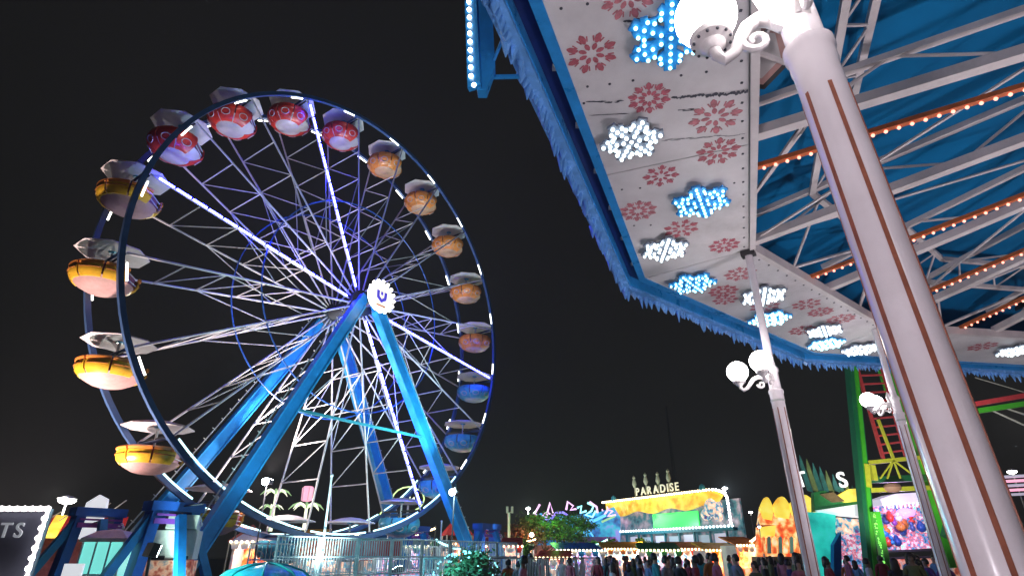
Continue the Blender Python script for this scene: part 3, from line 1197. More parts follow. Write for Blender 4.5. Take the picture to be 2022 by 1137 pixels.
# spotlight fixture hung on the far rafters
p = at(1992, 588, 11.5)
t = thing('stage_spotlight', 'black stage spotlight clamped among the white rafters under the canvas', 'spotlight', p)
m = MB()
m.lathe([(.16, -.3), (.19, .1), (.24, .22), (.22, .24), (.2, .22)], 14, p, Matrix.Rotation(R(75), 3, 'Y'))
m.build('housing', 'black_paint', t, smooth=True)
m = MB()
m.bar(p + Vector((0, -.22, 0)), p + Vector((0, -.22, .5)), .04, .02)
m.bar(p + Vector((0, .22, 0)), p + Vector((0, .22, .5)), .04, .02)
m.bar(p + Vector((0, -.22, .5)), p + Vector((0, .22, .5)), .04, .02)
m.tube(p + Vector((0, 0, .5)), p + Vector((0, 0, .75)), .02, None, 6)
m.build('yoke', 'black_paint', t)
m = MB()
m.box(p + Vector((.28, 0, .0)), (.02, .5, .42))
m.build('barn_door', 'dark_steel', t)

# bulb-edged crest board standing off the roof edge
strut = onsoffit(1022, 118, ZS)
b0 = at(943, 178, strut.y - .05)
crest = thing('crest_board', 'upright blue board edged with white bulbs, braced to the icicle roof edge', 'sign board', (b0.x, b0.y, b0.z))
up = (at(930, -200, strut.y + .0) - b0)
L = up.length
up.normalize()
sd = Vector((1, 0, 0))
m = MB()
w0, w1 = .10, .17
fr_, bk = Vector((0, -.03, 0)), Vector((0, .25, 0))
tp = b0 + up * L
m.prism([b0 - sd * .0, b0 + sd * w0 * .8, b0 + up * .3 + sd * w1, tp + sd * w1, tp - sd * .03, b0 + up * .3 - sd * .03], (0, .10, 0))
m.build('board', 'trim_blue', crest)
m = MB()
m.bar(b0 + up * .02 - sd * .025, tp - sd * .04, .05, .12)
m.build('bulb_rail', 'trim_blue', crest)
bb = MB()
bb.ball((0, 0, 0), .021, 8)
pr = None
i = 0
dd = 0.03
while dd < L - .05:
    loc = (up * dd - sd * (.055 if dd > .12 else .03) + Vector((0, -.03, 0)))
    if pr is None:
        pr = bb.build('bulb', 'bulb_white', crest, smooth=True, local=True)
        pr.location = loc
    else:
        share(pr, crest, loc)
    dd += .11
m = MB()
q = onsoffit(1030, 118, ZS + .05)
m.bar(b0 + up * .26 + sd * .1 + Vector((0, .1, 0)), Vector((q.x, q.y, (b0 + up * .26).z)), .03, .03)
q2_ = onsoffit(1000, 60, ZS + .12)
m.bar(b0 + up * .30 + sd * .1 + Vector((0, .1, 0)), q2_, .025, .025)
m.build('strut', 'trim_blue', crest)

# ================================================================== LAMPS OF THE FAIR
def floodlight(loc, target, energy, color, label, angle=80, pole=None, size=.18, group='floodlights of the fairground', glow='flood_glow', spill=0):
    loc, target = Vector(loc), Vector(target)
    t = thing('floodlight', label, 'floodlight', (loc.x, loc.y, 0 if pole is None else pole), 0, group)
    d = (target - loc).normalized()
    q = d.to_track_quat('Z', 'Y').to_matrix()
    m = MB()
    m.box(loc - d * .10, (.34, .26, .16), q)
    m.build('housing', 'dark_steel', t)
    m = MB()
    m.box(loc - d * .012, (.30, .22, .012), q)
    m.build('lens', glow, t)
    m = MB()
    b = Vector((loc.x, loc.y, 0 if pole is None else pole))
    m.tube(b, loc - d * .12, .03, None, 8)
    m.build('stand', 'dark_steel', t)
    lamp('flood_lamp', 'SPOT', loc + d * .03, energy, color, t, target, size, angle)
    if spill:
        m = MB()
        m.ball(loc + Vector((-.02, -.20, -.12)), .13, 12)
        m.build('bulb', glow, t, smooth=True)
        lamp('spill_lamp', 'POINT', loc + Vector((-.1, -.45, -.2)), spill, color, t, size=.15)
    return t


def W3(u, v, z):
    return WM @ wl(u, v, z)


HUB = W3(0, 0, WC.z)
CYAN = (0.55, 0.92, 1.0)
f1 = at(530, 945, 23.0)
floodlight(f1, HUB + Vector((-.5, 0, 2)), 5200, (1, .86, .80), 'floodlight on a mast under the wheel beside the blue front leg, shining up', 95, spill=450)
floodlight(W3(-4.5, 7.6, .4), W3(-3.2, 2.0, 8), 2300, CYAN, 'low cyan floodlight on the asphalt before the blue front leg', 58)  # unseen flood added to brighten the front faces of the legs
f2 = at(895, 966, 24.6)
floodlight(f2, HUB + Vector((1, 0, 0)), 3600, CYAN, 'floodlight on a mast at the blue leg past the hub sign, shining up', 100, spill=450)
floodlight(W3(-7.6, 4.2, .5), W3(-3, 1.8, 8), 1300, CYAN, 'low floodlight at the wheel foot beside the base frame with flower emblem', 70)  # unseen flood added to lift the lower legs and spokes
floodlight(W3(8.6, 4.0, .5), W3(3.5, 1.8, 8), 1500, CYAN, 'low floodlight at the foot of the wheel behind the aqua shrub', 70)  # another added foot flood, also out of view
floodlight(W3(0, 4.8, 1.3), W3(0, 0, 10), 900, (0.95, 1.0, 0.92), 'low floodlight on the loading deck behind the mesh barriers', 110)  # flood added to brighten deck, barriers and lower wheel

# ================================================================== LOADING DECK AND BARRIERS UNDER THE WHEEL
deck = thing('loading_deck', 'steel loading deck with steps under the ferris wheel', 'deck', W3(0, 0, 0), WTH)
m = MB()
m.box((.4, -4.6, .95), (11.5, 2.6, .12))
m.build('deck_plate', 'galvanised', deck, local=True)
for i in range(6):
    m = MB()
    m.box((-5 + i * 2.15, -4.6, .45), (.12, 2.3, .88))
    m.build('deck_leg', 'galvanised', deck, local=True)
for i in range(4):
    m = MB()
    m.box((-1 + .0, -6.05 - i * .3, .80 - i * .22), (2.2, .3, .06))
    m.build('step', 'galvanised', deck, local=True)


def barrier(loc, rz, w, h, label, group, m_='galvanised', nb=14):
    t = thing('barrier', label, 'barrier', loc, rz, group)
    m = MB()
    for x in (-w / 2, w / 2):
        m.tube((x, 0, 0), (x, 0, h), .03, None, 6)
    for z in (.15, h * .55, h):
        m.tube((-w / 2, 0, z), (w / 2, 0, z), .025, None, 6)
    m.build('frame', m_, t, local=True)
    m = MB()
    for i in range(nb):
        x = -w / 2 + w * (i + .5) / nb
        m.tube((x, 0, .15), (x, 0, h), .012, None, 4)
    tag(m.build('bars', m_, t, local=True), kind='stuff')
    return t


BG = 'steel barriers along the loading deck'
for i in range(8):
    barrier(W3(-4.9 + i * 1.42, 5.85, 1.01), WTH, 1.36, 1.15, '%s galvanised barrier on the outer edge of the loading deck, counted from the control cabinet' % ORD[i], BG)
for i in range(6):
    barrier(W3(-4.0 + i * 1.7, 3.35, 1.01), WTH, 1.6, 1.0, '%s inner barrier on the loading deck close to the wheel, counted from the cabinet' % ORD[i], 'inner barriers on the loading deck', nb=10)
for i in range(5):
    barrier(W3(-1.5 + i * 2.1, 8.4, 0), WTH, 2.0, 1.6, '%s tall queue barrier on the asphalt before the deck, counted from the dome car' % ORD[i], 'queue barriers before the deck', nb=20)

# decorated skirting boards on the deck edge
for i, (px, w, mm, lb) in enumerate(((640, 1.6, 'print_machine', 'dark red painted skirt board on the deck near the white spoke foot'),
                                     (735, 1.9, 'panel_red', 'red board with pale border on the deck between the barriers'))):
    d = at(px, 1082, 20.5)
    t = thing('deck_board', lb, 'board', d, WTH - .5)
    m = MB()
    m.box((0, 0, 0), (w, .06, .46))
    m.build('panel', mm, t, local=True)
    m = MB()
    for z in (-.25, .25):
        m.box((0, -.02, z), (w + .1, .06, .05))
    for x in (-w / 2 - .02, w / 2 + .02):
        m.box((x, -.02, 0), (.05, .06, .46))
    m.build('border', 'cream', t, local=True)
    m = MB()
    m.tube((-w / 3, .04, -.2), (-w / 3, .04, -d.z), .03, None, 6)
    m.tube((w / 3, .04, -.2), (w / 3, .04, -d.z), .03, None, 6)
    m.build('stand', 'galvanised', t, local=True)

# control cabinet between the two base frames on the near side
cb = at(345, 1085, 18.0)
t = thing('control_cabinet', 'cream control cabinet with red machine front between the blue base frames', 'cabinet', (cb.x, cb.y, 0), R(15))
m = MB()
m.box((0, 0, 1.95), (1.15, .7, .75))
m.box((.12, -.1, 2.5), (.8, .5, .38), Matrix.Rotation(R(-14), 3, 'X'))
m.build('housing', 'cream', t, local=True)
m = MB()
m.box((0, -.05, .95), (1.2, .8, 1.2))
m.build('machine_front', 'print_machine', t, local=True)
for x in (-.3, .3):
    m = MB()
    m.box((x, -.36, 1.62), (.34, .03, .09))
    m.build('vent', 'black_paint', t, local=True)
m = MB()
m.tube((-.5, -.3, 1.5), (-.5, -.3, 2.9), .025, None, 6)
m.tube((-.5, -.3, 2.9), (.55, -.3, 3.05), .025, None, 6)
m.build('handrail', 'dark_steel', t, local=True)

# aqua fibreglass dome car and aqua-lit shrub in front of the deck
dc = at(525, 1130, 15.2)
t = thing('dome_car', 'rounded aqua fibreglass dome of a ride car before the barriers', 'ride car', (dc.x, dc.y, 0), .3)
m = MB()
m.lathe([(1.35, .0), (1.45, .25), (1.40, .65), (1.2, 1.05), (.85, 1.32), (.45, 1.45), (1e-5, 1.5)], 22)
m.build('shell', 'aqua_shell', t, smooth=True, local=True)
m = MB()
for i in range(8):
    k = 2 * PI * i / 8
    m.path([(r_ * math.cos(k), r_ * math.sin(k), z_ + .01) for r_, z_ in ((1.45, .25), (1.40, .65), (1.2, 1.05), (.85, 1.32), (.45, 1.45), (.02, 1.5))], .03, 6)
m.build('ribs', 'teal_paint', t, local=True)


def foliage(name, m_, parent, c, rad, n, leaf, seed, local=False):
    rr = random.Random(seed)
    m = MB()
    cl = []
    for i in range(max(8, n // 60)):
        while True:
            p = Vector((rr.uniform(-1, 1), rr.uniform(-1, 1), rr.uniform(-1, 1)))
            if .25 < p.length < 1:
                break
        cl.append(p)
    for i in range(n):
        b = rr.choice(cl)
        p = b + Vector((rr.gauss(0, .17), rr.gauss(0, .17), rr.gauss(0, .15)))
        p = Vector((p.x * rad[0], p.y * rad[1], p.z * rad[2])) + Vector(c)
        a = Vector((rr.gauss(0, 1), rr.gauss(0, 1), rr.gauss(0, 1))).normalized()
        b2 = a.orthogonal().normalized()
        s_ = leaf * rr.uniform(.6, 1.3)
        m.add([p - a * s_, p + b2 * s_ * .45, p + a * s_, p - b2 * s_ * .45], [(0, 1, 2, 3)])
    o = m.build(name, m_, parent, clean=False, local=local)
    return o


sb = at(922, 1120, 17.5)
t = thing('shrub', 'rounded shrub glowing aqua with string lights beside the blue wheel leg', 'shrub', (sb.x, sb.y, 0))
foliage('foliage', 'leaf', t, (sb.x, sb.y, 1.05), (.95, .95, .75), 1500, .09, 3)
m = MB()
for i in range(5):
    k = i * 1.26
    m.tube((sb.x, sb.y, 0), (sb.x + .3 * math.cos(k), sb.y + .3 * math.sin(k), .9), .03, .015, 5)
m.build('stem', 'trunk', t)
m = MB()
rr = random.Random(5)
for i in range(90):
    a, b = rr.uniform(0, 2 * PI), rr.uniform(-.3, 1.4)
    m.ball((sb.x + .95 * math.cos(a) * math.cos(b), sb.y + .95 * math.sin(a) * math.cos(b), 1.05 + .75 * math.sin(b)), .022, 5)
tag(m.build('string_lights', 'neon_cyan', t), kind='stuff')
lamp('shrub_lamp', 'POINT', (sb.x - .3, sb.y - 1.3, 2.0), 200, (.12, .75, 1.0), t, size=.1)

floodlight((dc.x - 1.6, dc.y - 2.0, 1.75), (dc.x, dc.y, 1.2), 420, (.45, .95, 1), 'low cyan floodlight beside the aqua dome car', 100)  # flood added only to brighten the dome shell

# ================================================================== LEFT EDGE
sg = at(40, 1070, 13.5)
t = thing('bulb_sign', 'slate coloured sign board framed with round white bulbs', 'sign', (sg.x, sg.y, 0))
e0, e1 = at(104, 1004, 13.5), at(64, 1136, 13.5)
zt, zb, xr = e0.z, e1.z - .25, e0.x - .06
xl = xr - 2.9
m = MB()
m.box(((xl + xr) / 2, sg.y + .08, (zt + zb) / 2), (xr - xl, .12, zt - zb))
m.build('board', 'board_slate', t)
m = MB()
for a, b in (((xl, zt), (xr, zt)), ((xr, zt), (xr, zb)), ((xl, zb), (xr, zb)), ((xl, zb), (xl, zt))):
    m.bar((a[0], sg.y, a[1]), (b[0], sg.y, b[1]), .08, .10)
m.build('border', 'column_white', t)
bb = MB()
bb.ball((0, 0, 0), .058, 10)
pr = None
pts = []
nx, nzb = 17, 8
for i in range(nx + 1):
    pts.append((xl + (xr - xl) * i / nx, zt))
    pts.append((xl + (xr - xl) * i / nx, zb))
for i in range(1, nzb):
    pts.append((xr, zb + (zt - zb) * i / nzb))
for x, z in pts:
    loc = Vector((x, sg.y - .07, z)) - OFF[t.name]
    if pr is None:
        pr = bb.build('bulb', 'bulb_white', t, smooth=True, local=True)
        pr.location = loc
    else:
        share(pr, t, loc)
lp = at(-6, 1060, 13.4) - OFF[t.name]
letters('TS', .42, 'letter_grey', t, Matrix.Translation(lp) @ Matrix.Rotation(R(90), 4, 'X'), .03, gap=.09)
m = MB()
for x in (xl + .4, xr - .4):
    m.tube((x, sg.y + .12, 0), (x, sg.y + .12, zb + .2), .05, None, 8)
m.build('post', 'dark_steel', t)


def street_lamp(px, py, Y, r, label, arm=True, m_='lamp_far', energy=0, color=(1, .95, .85), pole='galvanised', flat=.45):
    p = at(px, py, Y)
    t = thing('street_lamp', label, 'street lamp', (p.x, p.y, 0))
    m = MB()
    m.tube((p.x, p.y, 0), (p.x, p.y, p.z), .07, .04, 8)
    m.build('pole', pole, t)
    m = MB()
    m.lathe([(.05, -.06), (r * .9, .0), (r * 1.02, .05), (r * .5, .16), (.02, .2)], 14, p)
    m.build('cap', 'white_paint', t, smooth=True)
    m = MB()
    m.ball((p.x, p.y, p.z - .03), r * .92, 14, flat)
    m.build('lens', m_, t, smooth=True)
    if energy:
        lamp('street_lamp_light', 'POINT', (p.x, p.y - r * 1.3, p.z - .1), energy, color, t, size=.2)
    return t


street_lamp(133, 986, 30, .42, 'street lamp with broad glowing disc head above the bulb framed sign', energy=900)
street_lamp(1043, 1003, 60, .24, 'distant street lamp between the white pole and the pink neon shapes', energy=1500, color=(.9,1,.9))
street_lamp(1431, 963, 75, .34, 'distant street lamp above the gold fronted ride', energy=2500, color=(.8,.95,1))
street_lamp(1482, 1010, 62, .22, 'small distant street lamp between the gold front and the orange stall')
street_lamp(1998, 930, 40, .30, 'street lamp behind the thick fluted column by the pink striped awning')
street_lamp(1499, 1038, 30, .07, 'short lamp post at the corner of the orange stall', flat=1)

wb = at(182, 1015, 21)
t = thing('banner_sign', 'tall white lit banner sign with pointed top beside the wheel', 'sign', (wb.x, wb.y, 0), .25)
P = [(-.36, hz(1062, 21)), (.30, hz(1062, 21) - .1), (.36, hz(1000, 21)), (.33, hz(984, 21)), (.05, hz(976, 21)), (-.28, hz(992, 21))]
m = MB()
m.prism([(x, 0, z) for x, z in P], (0, .16, 0))
m.build('face', 'panel_glow', t, local=True)
m = MB()
m.tube((0, .1, 0), (0, .1, P[0][1] + .1), .06, None, 8)
m.build('post', 'dark_steel', t, local=True)
m = MB()
m.bar((-.5, -.03, P[0][1] + .25), (.35, -.03, P[0][1] + .55), .03, .05)
m.build('brace', 'dark_steel', t, local=True)

ck = at(212, 1105, 17.5)
t = thing('aqua_kiosk', 'small kiosk with glowing aqua walls and cream top at the wheel foot', 'kiosk', (ck.x, ck.y, 0), .2)
zt = hz(1070, 17.5)
m = MB()
m.box((0, 0, zt / 2), (1.05, 1.0, zt))
m.build('wall', 'aqua_glow', t, local=True)
m = MB()
m.lathe([(.85, zt), (.80, zt + .10), (.45, zt + .28), (.05, zt + .34)], 4, ph=PI / 4)
m.build('roof', 'cream', t, local=True)
m = MB()
for x in (-.5, -.17, .17, .5):
    m.box((x, -.52, zt / 2), (.04, .04, zt))
m.box((0, -.52, zt * .6), (1.05, .04, .05))
m.build('window_bars', 'white_paint', t, local=True)
ob = at(168, 1118, 14.5)
t = thing('white_panel', 'plain white upright panel beside the aqua kiosk', 'panel', (ob.x - .25, ob.y, 0), .1)
m = MB()
m.box((0, 0, hz(1112, 14.5) / 2), (.42, .06, hz(1112, 14.5)))
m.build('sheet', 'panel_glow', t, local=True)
m = MB()
m.box((0, .1, .05), (.5, .5, .1))
m.build('foot', 'dark_steel', t, local=True)

ra = at(140, 1085, 24)
t = thing('striped_stall', 'red and yellow awning stall behind the bulb framed sign', 'stall', (ra.x, ra.y, 0), .5)
for i in range(7):
    x = -1.2 + i * .4
    m = MB()
    m.prism([(x, 0, 3.05), (x + .39, 0, 3.05), (x + .39, -1.3, 2.25), (x, -1.3, 2.25)], (0, 0, .05))
    m.build('awning_strip', ('panel_red', 'print_yellow', 'red_fabric')[i % 3], t, local=True)
m = MB()
m.box((.2, .8, 1.3), (2.7, 1.4, 2.6))
m.build('body', 'roof_red', t, local=True)
m = MB()
for i in range(5):
    m.bar((-1.2 + .4 * i, -.3, 2.7), (-.6 + .5 * i, -.5, 3.2 + .12 * i), .03, .03)
m.build('rods', 'galvanised', t, local=True)
lamp('stall_lamp', 'POINT', (ra.x, ra.y - 1.8, 3.2), 60, (1, .85, .6), t, size=.1)

# ================================================================== BEHIND THE WHEEL
def light_palm(px, py, Y, s, label, m1='palm_glow', m2='palm_green'):
    p = at(px, py, Y)
    t = thing('light_palm', label, 'light palm', (p.x, p.y, 0))
    m = MB()
    m.path([(p.x + .08 * s, p.y, 0), (p.x + .05 * s, p.y, p.z * .4), (p.x, p.y, p.z)], [.14 * s, .11 * s, .07 * s], 8)
    m.build('trunk', m1, t, smooth=True)
    for i in range(8):
        a = 2 * PI * i / 8 + .3
        d = Vector((math.cos(a), math.sin(a), 0))
        m = MB()
        ps = [p + d * (.85 * s * q) + Vector((0, 0, s * (.35 * math.sin(q * 2.6) - .25 * q))) for q in (0, .25, .5, .75, 1)]
        m.path(ps, [.05 * s, .07 * s, .07 * s, .05 * s, .01], 5)
        m.build('frond', m1 if i % 2 else m2, t)
    return t


light_palm(545, 975, 40, 1.15, 'tall glowing white palm beside the floodlight glare')
light_palm(605, 1003, 38, 1.25, 'glowing cream palm below the pink lantern')
light_palm(536, 1003, 36, .8, 'short glowing green palm next to the red stall front', 'palm_green', 'palm_glow')

pl = at(607, 974, 40)
t = thing('pink_lantern', 'boxy pink glowing lantern on a thin pole', 'lantern', (pl.x, pl.y, 0))
m = MB()
m.lathe([(.22, pl.z - .48), (.34, pl.z - .42), (.38, pl.z + .36), (.28, pl.z + .46)], 6, (pl.x, pl.y, 0))
m.build('shade', 'lantern_pink', t)
m = MB()
for i in range(6):
    k = 2 * PI * i / 6
    m.bar((pl.x + .355 * math.cos(k), pl.y + .355 * math.sin(k), pl.z - .42), (pl.x + .39 * math.cos(k), pl.y + .39 * math.sin(k), pl.z + .36), .03, .03)
m.build('ribs', 'white_paint', t)
m = MB()
m.tube((pl.x, pl.y, 0), (pl.x, pl.y, pl.z - .46), .03, None, 6)
m.build('pole', 'galvanised', t)

p = at(806, 985, 36)
t = thing('ring_sign', 'lime neon hoop sign with scribbled letters behind the wheel leg', 'neon sign', (p.x, p.y, 0))
m = MB()
m.path([p + Vector((.95 * math.cos(k), 0, .70 * math.sin(k))) for k in [R(200 - 22 * i) for i in range(13)]], .04, 6)
m.build('hoop', 'neon_lime', t)
m = MB()
m.path([p + Vector(q) for q in ((-.5, 0, -.15), (-.3, 0, .15), (-.35, 0, -.2), (-.1, 0, -.1), (-.12, 0, .2), (.1, 0, .12), (.1, 0, -.15), (.35, 0, .1), (.4, 0, -.15))], .05, 6)
m.build('script', 'palm_glow', t)
m = MB()
m.path([p + Vector((-1.6 + .5 * q * q, 0, -.9 - .5 * q)) for q in (-.6, -.2, .3, .8)], .045, 6)
m.build('tail', 'neon_lime', t)
m = MB()
m.tube((p.x, p.y + .1, 0), (p.x, p.y + .1, p.z), .06, None, 8)
m.build('post', 'galvanised', t)


def tent(px, py, Y, w, h, m_, label):
    p = at(px, py, Y)
    t = thing('canopy_tent', label, 'tent', (p.x, p.y, 0), .3)
    m = MB()
    m.lathe([(w * .72, p.z - h), (w * .70, p.z - h + .12), (w * .35, p.z - h * .45), (.04, p.z)], 4, ph=PI / 4)
    m.build('roof', m_, t, local=True)
    m = MB()
    for i in range(4):
        k = PI / 4 + i * PI / 2
        m.tube((w * .66 * math.cos(k), w * .66 * math.sin(k), 0), (w * .66 * math.cos(k), w * .66 * math.sin(k), p.z - h + .05), .05, None, 6)
    m.build('posts', 'galvanised', t, local=True)
    m = MB()
    m.box((0, w * .4, 1.0), (w * .9, .08, 1.9))
    m.build('back_wall', 'print_toys', t, local=True)
    lamp('tent_lamp', 'POINT', (p.x, p.y - w * 1.1, p.z + .3), 60, (1, .75, .6), t, size=.15)
    return t


tent(903, 1017, 40, 1.7, 1.2, 'red_fabric', 'red peaked tent just behind the blue wheel leg')
tent(952, 1036, 44, 1.7, 1.0, 'red_fabric', 'red peaked tent beside the white lamp pole')
tent(715, 1070, 34, 2.4, .9, 'red_fabric', 'low red tent seen under the wheel between the spokes')
tent(560, 1060, 32, 2.2, .9, 'print_machine', 'brown patterned tent seen under the wheel beside the dome car')
tent(830, 1048, 42, 2.2, .9, 'green_paint', 'green peaked tent under the wheel beside the red one')
tent(500, 1035, 45, 2.6, 1.2, 'roof_red', 'faded red tent behind the base frame of the wheel')

# thin white poles behind the deck
for px, y0, lb in ((655, 940, 'thin white flag pole rising in front of the wheel spokes'), (770, 1015, 'thin white pole beside the ring sign'), (872, 1030, 'slim white pole beside the red peaked tent')):
    p = at(px, y0, 18.5 if px == 655 else 30)
    t = thing('flag_pole', lb, 'pole', (p.x, p.y, 0))
    m = MB()
    m.tube((p.x, p.y, 0), (p.x, p.y, p.z), .045, .03, 8)
    m.build('shaft', 'white_paint', t, smooth=True)
    m = MB()
    m.ball((p.x, p.y, p.z + .03), .055, 8)
    m.build('finial', 'white_paint', t, smooth=True)

# white double-headed pole
p = at(1005, 1012, 42)
t = thing('camera_pole', 'white pole topped with two grey heads in front of the trees', 'pole', (p.x, p.y, 0))
m = MB()
m.tube((p.x, p.y, 0), (p.x, p.y, p.z), .10, .08, 10)
m.build('shaft', 'white_paint', t, smooth=True)
for dx in (-.12, .22):
    m = MB()
    m.box((p.x + dx, p.y, p.z + .20), (.16, .2, .42))
    m.bar((p.x, p.y, p.z), (p.x + dx, p.y, p.z + .1), .05, .05)
    m.build('head', 'galvanised', t)
m = MB()
m.box((p.x + .14, p.y - .05, p.z - 2.0), (.18, .14, .2))
m.build('bracket', 'white_paint', t)


def tree(px, py, Y, rx, rz, label, leaf='leaf', n=2600, lights=()):
    p = at(px, py, Y)
    t = thing('tree', label, 'tree', (p.x, p.y, 0))
    m = MB()
    m.path([(p.x, p.y, 0), (p.x + .05, p.y, p.z * .5), (p.x, p.y, p.z)], [.18, .13, .05], 8)
    rr = random.Random(px)
    for i in range(7):
        a = rr.uniform(0, 2 * PI)
        z0 = p.z * rr.uniform(.45, .8)
        m.tube((p.x, p.y, z0), (p.x + rx * .6 * math.cos(a), p.y + rx * .6 * math.sin(a), z0 + rr.uniform(.3, .9)), .06, .015, 5)
    m.build('trunk', 'trunk', t, smooth=True)
    foliage('crown', leaf, t, p, (rx, rx, rz), n, .13, px)
    for (dx, dz, e, c) in lights:
        lamp('tree_lamp', 'POINT', (p.x + dx, p.y - rx * 1.25, p.z + dz), e, c, t, size=.1)
    return t


tree(1075, 1043, 46, 1.9, 1.1, 'leafy tree lit green on top and red below by garden lamps', lights=((.6, 1.0, 260, (.25, 1, .15)), (-1.0, -.7, 200, (1, .22, .08))))
tree(1128, 1042, 50, 1.7, 1.0, 'green lit tree beside the blue chevron scenery', lights=((0, .6, 160, (.3, 1, .3)),))
tree(1038, 1050, 48, 1.2, 1.0, 'reddish leafed tree behind the white pole', 'leaf_red', 1600, ((.2, -.2, 110, (1, .3, .12)),))
tree(1020, 1082, 40, .85, .65, 'round bush glowing bright lime at the foot of the white pole', n=1200, lights=((-.4, .5, 120, (.3, 1, .05)),))
tree(1195, 1080, 44, 1.0, .6, 'low bush lit green with tiny lamps before the gold fronted ride', n=1200, lights=((0, .4, 70, (.15, 1, .2)),))
tree(1262, 1078, 42, .9, .5, 'low olive bush before the lilac lit panels', n=1200, lights=((0, .5, 40, (.8, .9, .3)),))
for px, py, Y, lb in ((1050, 1055, 43, 'round white garden lamp in the reddish tree'), (1203, 1097, 42, 'white garden lamp at the green lit bush'), (1257, 1096, 40, 'white garden lamp at the olive bush')):
    p = at(px, py, Y)
    t = thing('garden_lamp', lb, 'lamp', (p.x, p.y, 0))
    m = MB()
    m.ball(p, .14, 10)
    m.build('globe', 'lamp_far', t, smooth=True)
    m = MB()
    m.tube((p.x, p.y, 0), (p.x, p.y, p.z - .1), .04, None, 6)
    m.build('stem', 'dark_steel', t)

# neon scenery ride
NY = 58.0
o = gx(1135, NY)
t = thing('neon_ride', 'long ride front outlined with pink, violet and cyan neon shapes', 'ride', o)


def npath(pts, m_, r=.10, name='neon_tube', par=None, Y=NY):
    m = MB()
    m.path([at(x, y, Y) for x, y in pts], r, 6)
    return m.build(name, m_, par or t)


m = MB()
P = [(1055, 1040), (1058, 1018), (1068, 1012), (1085, 1024), (1100, 1016), (1118, 1020), (1150, 1014), (1185, 1010), (1212, 1000), (1225, 1020), (1225, 1085), (1060, 1085)]
m.prism([at(x, y, NY + .5) for x, y in P], (0, .4, 0))
bd = m.build('scenery_board', 'print_ocean', t)
npath([(1066, 995), (1056, 1013), (1066, 1024), (1078, 1012)], 'neon_pink')
npath([(1078, 1022), (1086, 992), (1094, 1018), (1082, 1012)], 'neon_pink')
npath([(1058, 1016), (1072, 1028), (1090, 1022), (1098, 1012), (1112, 1011), (1122, 1018)], 'neon_violet')
npath([(1118, 1006), (1121, 990), (1132, 998), (1126, 1006), (1138, 1004)], 'neon_pink')
npath([(1140, 1002), (1148, 998), (1146, 1012), (1158, 1008)], 'neon_cyan', .11)
npath([(1160, 992), (1172, 998), (1168, 1008), (1156, 1016), (1170, 1020), (1176, 1008)], 'neon_cyan', .10)
npath([(1164, 990), (1178, 1000), (1180, 1012)], 'neon_pink')
npath([(1100, 1022), (1125, 1026), (1150, 1022), (1172, 1028), (1196, 1016)], 'neon_blue', .14)
npath([(1192, 1018), (1200, 1006), (1210, 1008), (1200, 1018), (1216, 1016)], 'neon_pink', .09)
for i in range(3):
    npath([(1128 + i * 14, 1036), (1154 + i * 10, 1062), (1132 + i * 12, 1076)], 'neon_blue', .10 + .03 * (i == 1), 'chevron')
npath([(1160, 1040), (1172, 1056), (1166, 1078), (1140, 1084)], 'teal_steel', .06, 'track_rail')
npath([(1188, 1030), (1214, 1018)], 'palm_green', .10)
m = MB()
for x in (1065, 1110, 1160, 1215):
    b = at(x, 1050, NY + .8)
    m.tube((b.x, b.y, 0), (b.x, b.y, b.z), .1, None, 6)
m.build('posts', 'dark_steel', t)

# red roofed hut
p = gx(1075, 50)
t = thing('red_hut', 'small hut with faded red roof and bright red side', 'kiosk', p, -.15)
zt, ze = hz(1081, 50), hz(1101, 50)
m = MB()
m.box((0, 0, ze / 2), (2.2, 1.8, ze))
m.build('wall', 'wall_pink', t, local=True)
m = MB()
m.prism([(-1.35, -1.2, ze), (1.25, -1.2, ze), (1.1, .1, zt + .1), (-1.0, .1, zt + .1)], (0, .06, .08))
m.prism([(-1.35, 1.2, ze), (1.25, 1.2, ze), (1.1, .1, zt + .12), (-1.0, .1, zt + .12)], (0, .06, .08))
m.build('roof', 'roof_red', t, local=True)
m = MB()
m.box((1.2, -.1, ze / 2), (.3, 1.7, ze))
m.build('side_panel', 'panel_red', t, local=True)
m = MB()
m.box((-.2, -.93, ze - .55), (1.5, .06, .6))
m.build('hatch', 'wood_brown', t, local=True)
m = MB()
m.box((-.2, -1.0, ze - .9), (1.7, .3, .06))
m.build('counter', 'cream', t, local=True)
m = MB()
m.ball((1.25, -1.1, zt - .12), .22, 12)
m.build('globe', 'lamp_far', t, smooth=True, local=True)
lamp('hut_lamp', 'POINT', (p.x + .6, p.y - 2.2, zt + .2), 60, (1, .8, .75), t, size=.1)

# ---- gold fronted ride with bulb outline
pl_, pr_ = gx(1192, 61), gx(1456, 47)
ev = (pr_ - pl_)
LW = ev.length
rz = math.atan2(ev.y, ev.x)
t = thing('gold_ride', 'wide ride front with gold frieze, green glow and a white bulb outline', 'ride', pl_, rz)
zb_, ztp = 3.72, 6.45
m = MB()
m.box((LW / 2, 1.2, 2.9), (LW, .2, 5.8))
m.build('back_wall', 'print_dusk', t, local=True)
m = MB()
scal = [(x, 5.25 + .16 * math.sin(x * 1.5) + .05 * x / LW) for x in [LW * .12 + LW * .72 * i / 24 for i in range(25)]]
m.prism([(x, 0, z) for x, z in scal] + [(LW * .93, 0, 5.6), (LW * .96, 0, 6.0), (LW * .93, 0, 6.4), (LW * .5, 0, 6.4), (LW * .05, 0, 6.4), (LW * .05, 0, 5.4)], (0, .18, 0))
m.build('frieze', 'print_gold', t, local=True)
m = MB()
m.box((LW * .56, 1.02, 4.55), (LW * .34, .1, 1.15))
m.build('green_screen', 'green_glow', t, local=True)  # emissive box stands in for the green glow in the recess
m = MB()
m.box((LW / 2, .2, zb_ - .15), (LW, .5, .22))
